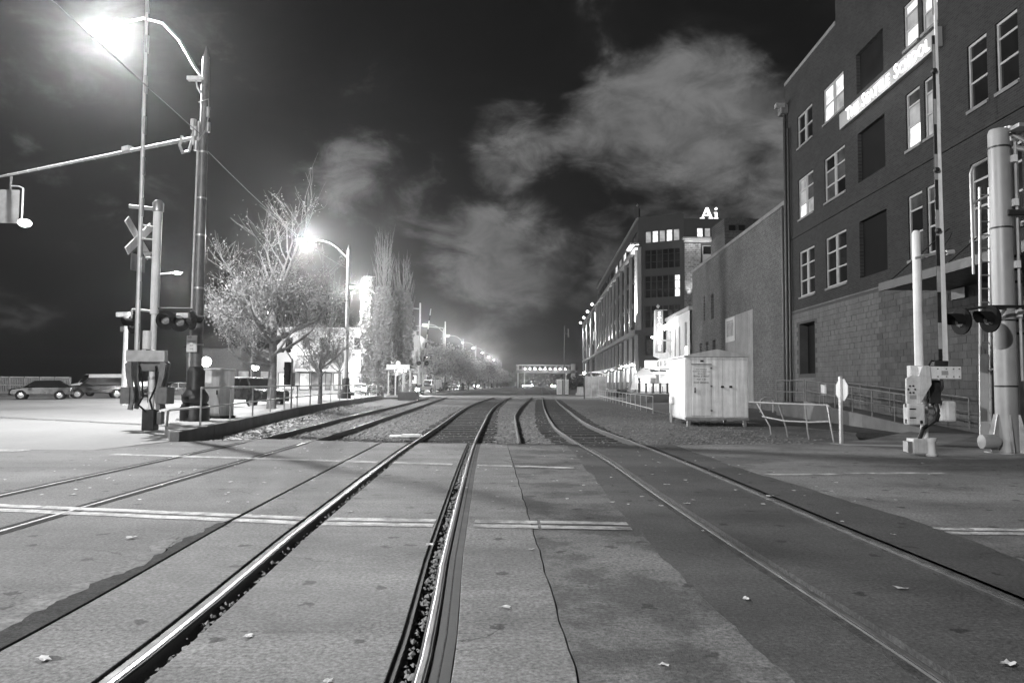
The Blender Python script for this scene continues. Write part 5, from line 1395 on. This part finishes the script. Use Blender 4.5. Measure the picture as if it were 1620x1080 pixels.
MB().add([(-.7, -1.6, 1.95), (1.5, -1.6, 1.95), (1.5, .9, 1.95), (-.7, .9, 1.95), (.4, -.35, 2.85)], [(0, 1, 4), (1, 2, 4), (2, 3, 4), (3, 0, 4), (3, 2, 1, 0)]).build('tent_roof', fabric_w, t)
MB().box(-.7, 1.5, -1.6, -1.57, 1.6, 1.95).build('valance', fabric_w, t)
for x in (-.66, 1.46): MB().tube((x, -1.57, 0), (x, -1.57, 1.95), .04, n=6).build('post', frame_m, t)
for x, yy, zz in ((.4, -.6, 1.8), (2.2, -1.0, 2.5), (.6, 1.5, 2.4), (2.2, 1.5, 2.4)): plight('pavilion_light', (x, yy, zz), 190, t, .2)
for k, (x, yy) in enumerate(((15.35, 81.2), (16.5, 81.0))):
    t = thing('cafe_table', ('white cafe table set left in front of the glass pavilion', 'white cafe table set right in front of the glass pavilion')[k], 'table', (x, yy, .6), group='cafe tables on the plaza')
    MB().lathe([(.45, .7), (.45, .74)], n=14).build('tabletop', white, t); MB().lathe([(.25, 0), (.04, .06), (.04, .7)], n=10).build('pedestal', dark_metal, t)
t = thing('folded_parasol', 'tall white folded parasol on the plaza beside the pavilion', 'parasol', (14.35, 86, .6))
MB().lathe([(.62, .3), (.55, .35), (.28, 1.6), (.07, 2.6), (.03, 2.75)], n=12).build('canopy', fabric_w, t); MB().tube((0, 0, 0), (0, 0, 2.85), .035, n=8).build('pole', dark_metal, t)
MB().lathe([(.3, 0), (.3, .1)], n=12).build('base', dark_metal, t)
BL = ((13.5, 78.5), (14.0, 77.2), (14.6, 76.4), (15.2, 75.8), (15.8, 75.2))
b0 = thing('bollard', 'leftmost of the five short dark bollards along the plaza edge', 'bollard', (BL[0][0], BL[0][1], .6), group='bollards along the plaza edge')
MB().lathe([(.14, 0), (.14, .06), (.10, .08), (.10, .92)], n=12).build('post', dark_metal, b0); MB().lathe([(.12, .92), (.12, .98), (.05, 1.05)], n=12).build('cap', dark_metal, b0)
for i, (x, y) in enumerate(BL[1:]): dup(b0, (x, y, .6), 0, '%s from the left of the five short dark bollards along the plaza edge' % ORD[i + 1])
t = thing('motorcycle', 'dark motorcycle parked on the plaza left of the bollards', 'motorcycle', (12.6, 84, .0), R(20))
for x in (-.7, .7):
    wh_ = MB().lathe([(.24, -.05), (.31, -.04), (.33, 0), (.31, .04), (.24, .05)], n=18, axis='Y').build('wheel', tyre_m, t, loc=(x, 0, .33)); MB().lathe([(.05, -.03), (.23, -.02), (.23, .02), (.05, .03)], n=12, axis='Y').build('rim', chrome, wh_)
MB().prism_y([(-.5, .45), (-.75, .85), (-.1, .8), (.25, .98), (.5, .85), (.35, .5), (.1, .3), (-.3, .3)], -.16, .16).build('body', car_dark, t, bevel=.04)
MB().path([(.7, 0, .33), (.45, 0, 1.0)], .04, 8).build('fork', chrome, t); MB().path([(.42, -.35, 1.12), (.48, 0, 1.05), (.42, .35, 1.12)], .022, 6).build('handlebar', chrome, t)
MB().lathe([(.03, -.06), (.11, .04)], c=(.58, 0, .92), n=10, axis='X').build('headlamp', lens_off, t); MB().box(-.75, -.1, -.13, .13, .84, .92).build('saddle', black, t, bevel=.03)
# glass shelter by the railing
t = thing('glass_shelter', 'pale glass walled shelter with a curved roof beside the tracks', 'shelter', (8.0, 82, -.1))
MB().box(0, 2.5, 0, 2.0, 0, .12).build('floor', pave_m, t)
for x in (0, .8, 1.6, 2.42): MB().box(x, x + .07, 0, .07, .12, 2.55).build('post', frame_m, t)
for i in range(3): MB().box(.08 + i * .8, .79 + i * .8, .02, .05, .2, 2.45).build('pane', glass_m if i != 1 else shop_mid, t)
mb = MB(); n = 8; vs = []; fs = []
for i in range(n + 1):
    x = -.3 + 3.1 * i / n; z = 2.58 + .35 * math.sin(math.pi * i / n); vs += [(x, -.4, z), (x, 2.3, z), (x, 2.3, z + .06), (x, -.4, z + .06)]
for i in range(n):
    for k in range(4): fs.append((i * 4 + k, i * 4 + (k + 1) % 4, i * 4 + 4 + (k + 1) % 4, i * 4 + 4 + k))
fs += [(0, 1, 2, 3), (n * 4 + 3, n * 4 + 2, n * 4 + 1, n * 4)]
mb.add(vs, fs); mb.fix = True; mb.build('roof', galv_light, t)
plight('shelter_light', (1.2, 1, 2.4), 300, t, .15)
post_lamp('small globe lamp on a pale post at the left end of the glass shelter', (7.75, 79, -.1), 2.75, 380, .14)
t = thing('concrete_barrier', 'pale concrete barrier block between the bush and the glass shelter', 'barrier', (9.35, 100, -.1))
MB().prism_y([(-.55, 0), (.55, 0), (.5, .3), (.35, .45), (.3, 1.2), (-.3, 1.2), (-.35, .45), (-.5, .3)], 0, 2.4).build('block', offwhite, t)
cab = thing('relay_cabinet', 'left of two white relay cabinets beside the thin signal pole', 'cabinet', (6.5, 101, -.1), group='relay cabinets by the far tracks')
MB().box(-.35, .35, -.35, .35, .15, 2.1).build('body', white, cab, bevel=.03); MB().box(-.4, .4, -.4, .4, 2.1, 2.2).build('lid', white, cab); MB().box(-.3, .3, -.3, .3, 0, .15).build('plinth', dark_metal, cab); MB().box(-.28, .28, -.362, -.352, .3, 2.0).build('door', offwhite, cab)
dup(cab, (7.4, 101.2, -.1), 0, 'right of two white relay cabinets beside the thin signal pole')
t = thing('signal_pole', 'thin tall signal pole with a small antenna bracket beside the far tracks', 'pole', (7.05, 99.5, -.1))
MB().lathe([(.09, 0), (.05, 9.4)], n=8).build('pole', mid_metal, t); MB().box(.1, .5, -.03, .03, 8.3, 8.36).build('bracket', mid_metal, t); MB().box(.45, .6, -.05, .05, 7.9, 9.0).build('antenna', mid_metal, t)
# railing along the dark yard
t = thing('railing', 'long pale pipe railing running away beside the right track to the glass shelter', 'railing')
RP = [(7.87 + .0415 * (y - 41.3), y) for y in [41.3 + 2.6 * i for i in range(18)]]
for i, (x, y) in enumerate(RP): MB().tube((x, y, -.15), (x, y, .82), .024, n=6).build('post', galv, t)
MB().path([(x, y, .82) for x, y in RP], .025, 6).build('rail', galv, t); MB().path([(x, y, .10 + .004 * (y - 41)) for x, y in RP], .03, 6).build('rail', galv_light, t)

# ================================================================ RIGHT FOREGROUND
# ---------------------------------------------------------------- signal bungalow
bg_ = thing('signal_bungalow', 'pale metal signal bungalow with lettered door standing on short legs by the tracks', 'bungalow', (6.80, 28.96, -.06), R(-1.5))
HB, WB, DB = 2.62, 2.42, 3.3   # eave height, width, depth
MB().box(0, WB, 0, DB, .24, HB).build('wall', alum, bg_)
fl2 = MB()
for i, (a, b) in enumerate(((.02, .22), (1.0, 1.42), (1.445, 1.93), (1.955, 2.38))): MB().box(a, b, -.022, -.002, .30, HB - .06).build('panel', alum, bg_, bevel=.003)
for i in range(4): MB().box(-.022, -.002, .03 + i * .82, .82 + i * .82, .30, HB - .06).build('side_panel', alum, bg_, bevel=.006)
MB().box(.23, .99, -.02, -.002, HB - .29, HB - .06).build('panel', alum, bg_, bevel=.003)
dr = MB().box(.25, .975, -.03, -.002, .33, HB - .31).build('door', alum, bg_, bevel=.008)
MB().box(.22, 1.0, -.07, -.0, HB - .30, HB - .275).build('drip_rail', mid_metal, bg_)
MB().box(.32, .38, -.07, -.032, 1.22, 1.42).build('handle', chrome, dr, bevel=.01)
for z in (.5, 1.45, 2.15): MB().box(.955, 1.03, -.045, -.0305, z, z + .06).build('hinge', mid_metal, dr)
MB().box(.57, .70, -.035, -.02, HB - .2, HB - .13).build('vent_cap', dark_metal, bg_)
for x in (1.42, 1.74):
    MB().prism_y([(x - .065, 1.42), (x + .065, 1.42), (x + .05, 1.50), (x - .05, 1.50)], -.06, -.022).build('lock_hood', dark_metal, bg_, bevel=.008)
for txt, z, s, in (('BNSF RAILWAY', 2.13, .062), ('TO REPORT PROBLEM CALL', 2.045, .056), ('1 800 832 5452', 1.96, .058), ('WALL STREET', 1.86, .10), ('M.P. 1.01', 1.735, .10), ('DOT 085455L', 1.61, .10)):
    lettering(txt, s, dark_metal, dr, mtx_front(.61, -.033, z), .001)
roof = MB(); e = .07
vs = [(-e, -e, HB), (WB + e, -e, HB), (WB + e, DB + e, HB), (-e, DB + e, HB), (-e, -e, HB + .05), (WB + e, -e, HB + .05), (WB + e, DB + e, HB + .05), (-e, DB + e, HB + .05), (WB * .5, -e, HB + .30), (WB * .5, DB + e, HB + .30)]
roof.add(vs, [(3, 2, 1, 0), (0, 1, 5, 8, 4), (2, 3, 7, 9, 6), (1, 2, 6, 5), (3, 0, 4, 7), (4, 8, 9, 7), (5, 6, 9, 8)]); roof.build('roof', galv_light, bg_)
for x, y in ((.08, .1), (WB - .16, .1), (.08, DB - .2), (WB - .16, DB - .2), (-.02, DB - .2)): MB().box(x, x + .12, y, y + .12, -.1, .24).build('leg', galv, bg_)
MB().box(-.02, WB + .02, -.01, .1, .16, .26).build('skid', galv, bg_); MB().box(-.01, .1, .1, DB, .16, .238).build('skid', galv, bg_)
# small junction plate and conduit on its left side
MB().box(-.14, -.024, 2.2, 2.75, .72, 1.02).build('side_box', galv_light, bg_, bevel=.02); MB().tube((-.1, 2.35, .72), (-.1, 2.35, -.05), .03).build('conduit', galv, bg_); MB().tube((-.1, 2.6, .72), (-.1, 2.6, -.05), .03).build('conduit', galv, bg_)

# ---------------------------------------------------------------- right crossing gate
RG = thing('crossing_gate', 'right crossing gate with its long striped arm raised upright beside a pale mast', 'crossing gate', (8.79, 15.8, 0))
MB().box(-.32, .02, -.14, .16, .05, .36).build('foot_box', offwhite, RG, bevel=.02)
MB().lathe([(.10, 0), (.11, .03), (.085, .07), (.08, .30), (.11, .34), (.11, .38)], c=(.06, -.12, 0), n=12).build('foot', white, RG)
MB().box(-.42, -.325, -.1, .1, .08, .3).build('end_plate', galv, RG)
MB().lathe([(.075, .2), (.075, 1.7)], c=(.0, .02, 0), n=14).build('mast', alum, RG)
MB().lathe([(.09, 1.72), (.09, 2.9), (.085, 4.78), (.05, 4.84)], c=(-.02, .12, 0), n=14).build('upper_mast', alum, RG)
MB().path([(-.10, .05, 4.22), (.12, .0, 4.28), (.62, -.05, 4.34)], .028, 8).build('arm_hook', galv, RG); MB().tube((.52, -.06, 4.33), (.68, -.06, 4.35), .05).build('arm_cradle', galv_light, RG)
MB().box(-.22, .62, -.32, -.16, 1.62, 1.88).build('gate_beam', white, RG, bevel=.012)
MB().box(-.36, .05, -.16, .0, 1.55, 1.9).build('gate_mechanism', offwhite, RG, bevel=.02)
MB().prism_y([(-.22, 1.88), (-.05, 1.88), (-.03, 1.5), (-.30, 1.06), (-.56, 1.06), (-.56, 1.62), (-.44, 1.70), (-.30, 1.68)], -.36, -.30).build('counterweight_arm', offwhite, RG, bevel=.01)
for x_ in (-.17, -.05, .12, .3, .45, .57):
    for z_ in (1.67, 1.83): MB().lathe([(.014, -.335), (.014, -.318)], c=(x_, 0, z_), n=6, axis='Y').build('bolt', mid_metal, RG)
MB().box(.2, .34, -.324, -.3205, 1.70, 1.79).build('label_plate', greyp, RG); MB().box(-.5, -.36, -.366, -.3605, 1.2, 1.28).build('label_plate', greyp, RG)
MB().box(-.34, -.30, -.47, -.44, .7, .76).build('padlock', dark_metal, RG)
for z_ in (1.05, .72): MB().lathe([(.018, -.02), (.018, .06)], c=(-.59, -.36, z_), n=8).build('hinge', mid_metal, RG)
for k in range(6): MB().lathe([(.018, -.385), (.018, -.36)], c=(-.46 + .07 * math.cos(k * 1.05), 0, 1.40 + .08 * math.sin(k * 1.05)), n=6, axis='Y').build('bolt', dark_metal, RG)
MB().prism_y([(.58, 1.86), (.50, 1.60), (.52, 1.45), (.30, 1.05), (.22, 1.05), (.20, 1.2), (.42, 1.6), (.44, 1.84)], .14, .2).build('counterweight_arm', greyp, RG)
MB().box(-.58, -.22, -.44, -.22, .66, 1.10).build('counterweight', offwhite, RG, bevel=.035); MB().box(.36, .58, -.2, .22, .72, 1.16).build('counterweight', offwhite, RG, bevel=.05)
for z in (.98, .80): MB().box(-.55, -.42, -.446, -.438, z, z + .025).build('slot', black, RG)
MB().tube((-.4, -.3, .98), (.0, -.1, .98), .035).build('shaft', galv_light, RG)
MB().box(.05, .30, -.12, .1, 1.1, 1.6).build('motor_box', dark_metal, RG, bevel=.02)
for z in (1.18, .92): MB().lathe([(.1, -.03), (.1, .03)], c=(0, .02, z), n=12).build('clamp', galv, RG)
MB().path([(.22, -.05, 1.15), (.2, -.16, .95), (.1, -.2, .75), (-.12, -.16, .58), (-.14, -.05, .36)], .045, 10).build('hose', dark_metal, RG)
MB().path([(.2, .0, 1.1), (.27, -.05, .85), (.22, -.05, .72)], .04, 8).build('hose', dark_metal, RG)
MB().path([(-.05, -.3, 1.9), (.0, -.32, 2.0), (.1, -.3, 1.98), (.2, -.3, 2.02), (.28, -.3, 1.9)], .02, 6).build('cable', black, RG)
MB().box(.05, .34, -.34, -.16, 1.885, 2.0).build('arm_socket', dark_metal, RG, bevel=.015)
gz0 = 2.0
MB().prism_y([(.25, gz0), (.36, gz0), (.33, 5.5), (.305, 12.2), (.265, 12.2), (.255, 5.5)], -.30, -.265).build('gate_arm', white, RG)
MB().prism_y([(.165, gz0), (.25, gz0), (.252, 5.5), (.262, 9), (.2, 9), (.18, 5.5)], -.29, -.268).build('arm_backing', dark_metal, RG)
for k in range(8):
    z = 2.25 + k * 1.2; u = (z - gz0) / 10
    MB().box(.168 + .06 * u, .25, -.297, -.2905, z, z + .55).build('stripe', greyp, RG)
for z in (4.75, 6.05, 8.2): MB().lathe([(.045, -.05), (.06, .0), (.045, .05)], c=(.2, -.33, z), n=10, axis='Y').build('arm_light', dark_metal, RG)
MB().path([(.34, -.3, 4.45), (.52, -.2, 4.62), (.62, -.1, 4.75)], .012, 5).build('whip', dark_metal, RG)

# ---------------------------------------------------------------- cantilever mast, ladder, flashers
CM = thing('cantilever_mast', 'thick pale cantilever mast at the right edge with flashers and bracing', 'mast', (11.08, 16.6, 0))
MB().lathe([(.235, 0), (.235, .02), (.23, .3), (.22, 5.2), (.215, 7.25), (.19, 7.32)], n=20).build('mast', mat('mast_paint', .36, .5, .2, var=.12, scale=1.5, streak=.12), CM)
for a in range(6):
    ca = a * math.pi / 3 + .2
    m_ = MB().prism_y([(.22, .0), (.44, .0), (.44, .06), (.26, .85), (.22, .85)], -.012, .012).build('gusset', galv, CM, rz=ca)
MB().lathe([(.46, -.06), (.46, .02)], n=18).build('base_plate', galv, CM)
MB().lathe([(.03, -.25), (.16, -.2), (.17, .1), (.1, .2)], c=(-.45, -.1, .25), n=10, axis='X').build('cable_entry', greyp, CM)
for z in (6.9, 5.05, 2.95, 1.48): MB().lathe([(.235, -.018), (.235, .018)], c=(0, 0, z), n=18).build('band', dark_metal, CM)
for z in (3.4, 3.7, 4.0, 4.3, 4.6): MB().lathe([(.222, -.006), (.222, .006)], c=(0, 0, z), n=18).build('seam_band', greyp, CM)
MB().path([(.3, .05, 7.2), (.9, -.4, 7.5), (3.5, -1.6, 7.9)], .07, 8).build('truss_chord', galv, CM); MB().path([(.25, -.1, 6.9), (1.2, -.7, 6.4), (3.2, -1.6, 6.3)], .06, 8).build('truss_chord', galv, CM)
MB().tube((.3, -.05, 7.2), (1.0, -.5, 6.5), .045).build('truss_brace', galv, CM); MB().tube((1.0, -.45, 7.5), (1.2, -.7, 6.4), .04).build('truss_brace', galv, CM); MB().box(.1, 1.3, -.55, -.15, 7.22, 7.3).build('walkway', galv, CM)
MB().tube((.26, -.18, 5.3), (1.3, -.6, 5.45), .05).build('bracket_arm', galv, CM); MB().tube((.0, -.24, 5.36), (.5, -.35, 5.33), .07).build('bracket_arm', dark_metal, CM)
MB().tube((.26, -.16, 1.6), (.26, -.16, 7.0), .03, n=8).build('conduit', galv_light, CM)
for z in (3.1, 4.2, 5.6, 6.6): MB().cbox((.2, -.2, z), (.1, .1, .16)).build('fitting', white, CM)
MB().path([(-.9, -.8, 3.18), (.1, -.5, 3.22), (.9, -.5, 3.2)], .035, 8).build('flasher_bar', dark_metal, CM)
flasher(CM, -.93, -.95, 2.90, R(-82)); flasher(CM, -1.45, -.80, 2.86, R(-82))
MB().tube((-.9, -.85, 3.2), (-.9, -.85, 3.05), .03).build('flasher_bar', dark_metal, CM); MB().tube((-.9, -.85, 3.18), (-1.45, -.7, 3.1), .03).build('flasher_bar', dark_metal, CM); MB().tube((-.9, -.82, 3.18), (-.1, -.2, 3.2), .035).build('flasher_bar', dark_metal, CM)
M2 = thing('signal_post', 'second pale post with dark clamps half hidden at the right edge', 'post', (11.75, 17.2, 0))
MB().lathe([(.16, 0), (.15, 7.6)], n=14).build('post', galv, M2)
for z in (3.0, 3.3, 3.9, 4.2, 4.5, 2.7): MB().lathe([(.175, -.03), (.175, .03)], c=(0, 0, z), n=14).build('clamp', dark_metal, M2)
LD = thing('ladder', 'tall mast ladder with a guard plate over its lower rungs', 'ladder', (11.30, 17.9, .25))
for x in (0, .24): MB().tube((x, 0, 0), (x + .16, .02, 6.1), .036, n=8).build('rail', galv, LD)
for i in range(18): MB().tube((.0 + .16 * (.3 + i * .33) / 6.1, 0, .3 + i * .33), (.24 + .16 * (.3 + i * .33) / 6.1, .01, .3 + i * .33), .018, n=6).build('rung', galv, LD)
MB().prism_y([(-.06, .0), (.17, .0), (.21, 2.0), (-.02, 2.0)], -.08, -.05).build('guard_plate', galv_light, LD)
for x in (-.45,): MB().path([(-.45 + .2, -.3, 3.9), (-.25, -.3, 6.35), (-.2, -.3, 6.5), (.35, -.6, 6.85)], .035, 8).build('handrail', galv, LD)
MB().path([(-.25, -.3, 5.6), (.35, -.6, 5.95)], .03, 8).build('handrail', galv, LD)
for z in (1.6, 4.8): MB().tube((.2, 0, z), (.05, -.9, z + .1), .02).build('bracket', galv, LD)
for i in range(8): MB().lathe([(.02, -.05), (.02, .0)], c=(.26 + .16 * i * .75 / 6.1, -.03, .2 + i * .75), n=6, axis='Y').build('bolt', dark_metal, LD)

# ---------------------------------------------------------------- octagonal sign seen from behind, concrete pad
t = thing('octagonal_sign', 'small octagonal sign seen nearly edge on, on a pale square post', 'sign', (8.42, 18.98, -.02), R(96))
MB().box(-.045, .045, -.03, .03, 0, 1.72).build('post', galv_light, t)
o8 = [(.30 * math.cos(R(22.5 + 45 * k)), 1.38 + .30 * math.sin(R(22.5 + 45 * k))) for k in range(8)]
MB().prism_y(o8, -.05, -.035).build('sign_plate', white, t)
sheet('concrete_pad', [(8.1, 18.9), (10.2, 18.4), (10.1, 18.0), (8.3, 18.3)], -.2, .006, pave_m)

# ---------------------------------------------------------------- bent railing
t = thing('bent_railing', 'short bent pipe railing with posts leaning left in front of the ramp', 'railing')
pb = [(8.49, 24.4), (8.62, 23.3), (8.85, 22.2), (9.07, 21.0)]; pt = [(8.18, 24.3), (8.33, 23.3), (8.55, 22.2), (8.72, 21.3)]
top = [(x, y, .90 + .0 * i) for i, (x, y) in enumerate(((8.12, 24.6), (8.38, 23.3), (8.78, 22.2), (9.2, 21.6)))]
pt = [top[0][:2], top[1][:2], top[2][:2], top[3][:2]]
for (a, b), tp in zip(pb, top): MB().path([(a + .04, b, -.15), (a, b, .12), tuple(tp)], .028, 8).build('post', galv, t)
MB().path([(7.98, 24.9, .90)] + top + [(9.22, 21.5, .86)], .03, 8).build('rail', greyp, t)
MB().path([(8.28, 24.5, .44), (8.52, 23.2, .36), (8.86, 22.1, .38), (9.12, 21.3, .44)], .026, 8).build('rail', greyp, t)

# ---------------------------------------------------------------- access ramp along the brick wall
rp = thing('access_ramp', 'concrete access ramp with pipe handrails climbing along the lower brick wall', 'ramp')
def wallx(y): return 14 + .041 * y
ro = [(13.15, 23.6), (13.6, 29.3), (14.0, 35.0)]
def ramp_sec(y0, y1, z0, z1, x0, x1):
    a0, a1 = x0, x1
    return MB().add([(a0, y0, -.28), (wallx(y0) - .25, y0, -.28), (wallx(y1) - .25, y1, -.28), (a1, y1, -.28), (a0, y0, z0), (wallx(y0) - .25, y0, z0), (wallx(y1) - .25, y1, z1), (a1, y1, z1)],
                    [(0, 3, 2, 1), (4, 5, 6, 7), (0, 1, 5, 4), (1, 2, 6, 5), (2, 3, 7, 6), (3, 0, 4, 7)])
ramp_sec(23.6, 35, .02, .62, 13.17, 13.95).build('ramp_slab', asphalt_dark, rp); ramp_sec(35.01, 39.5, .62, .62, 13.95, 14.1).build('landing', asphalt_dark, rp)
MB().add([(13.0, 23.5, -.28), (13.14, 23.5, -.28), (13.93, 35, -.28), (13.78, 35, -.28), (13.0, 23.5, .14), (13.14, 23.5, .14), (13.93, 35, .74), (13.78, 35, .74)], [(0, 3, 2, 1), (4, 5, 6, 7), (0, 1, 5, 4), (1, 2, 6, 5), (2, 3, 7, 6), (3, 0, 4, 7)]).build('kerb', wall_conc, rp)
hp = [(13.07 + (13.86 - 13.07) * i / 6, 23.7 + 11.2 * i / 6, .12 + .6 * i / 6) for i in range(7)]
for x, y, z in hp: MB().tube((x, y, z - .1), (x, y, z + 1.0), .026, n=8).build('post', mid_metal, rp)
for dz in (1.0, .52): MB().path([(x, y, z + dz) for x, y, z in hp], .026, 8).build('handrail', mid_metal, rp)
lp = [(13.9, 35.2), (14.0, 37.3), (14.08, 39.4), (15.2, 39.4)]
for x, y in lp: MB().tube((x, y, .55), (x, y, 1.72), .028, n=8).build('post', mid_metal, rp)
for z in (1.72, 1.15): MB().path([(x, y, z) for x, y in lp], .028, 8).build('handrail', mid_metal, rp)
wp_ = [(wallx(y) - .3, y, .1 + (y - 23.6) / 11.4 * .6) for y in (23.8, 26.5, 29.2, 31.9, 34.6)]
for x, y, z in wp_: MB().tube((x, y, z), (x, y, z + 1.0), .024, n=8).build('post', mid_metal, rp)
for dz in (1.0, .55): MB().path([(x, y, z + dz) for x, y, z in wp_], .024, 8).build('handrail', mid_metal, rp)
t = thing('notice_plate', 'small pale notice plate fixed on the ramp railing', 'sign', (13.98, 33.2, 1.25), R(-60))
MB().box(-.14, .14, -.02, .0, -.2, .28).build('plate', white, t); MB().box(-.02, .02, 0.001, .03, -.6, .25).build('clip', mid_metal, t)
t = thing('wall_hydrant', 'small pipe loop standing against the warehouse wall behind the bungalow', 'pipe', (14.6, 43.5, -.2))
MB().path([(0, 0, 0), (0, 0, .8), (.25, 0, .95), (.55, 0, .95), (.75, 0, .8), (.75, 0, 0)], .05, 8).build('pipe', greyp, t)
for x in (0, .75): MB().lathe([(.09, .05), (.09, .12)], c=(x, 0, 0), n=10).build('flange', greyp, t)

# ================================================================ added haze
hz = MB().box(-610, 610, -70, 910, -1.4, 31).build('glow_haze', mat('glow_haze', .5))  # thin volume added to imitate the lens glow around the lamps
hz['kind'] = 'stuff'
hm = bpy.data.materials['glow_haze']; hm.node_tree.nodes.clear()
ho = hm.node_tree.nodes.new('ShaderNodeOutputMaterial'); hv = hm.node_tree.nodes.new('ShaderNodeVolumePrincipled')
hv.inputs['Color'].default_value = (.9, .9, .9, 1); hv.inputs['Density'].default_value = .00037; hv.inputs['Anisotropy'].default_value = .9
hm.node_tree.links.new(hv.outputs[0], ho.inputs['Volume'])
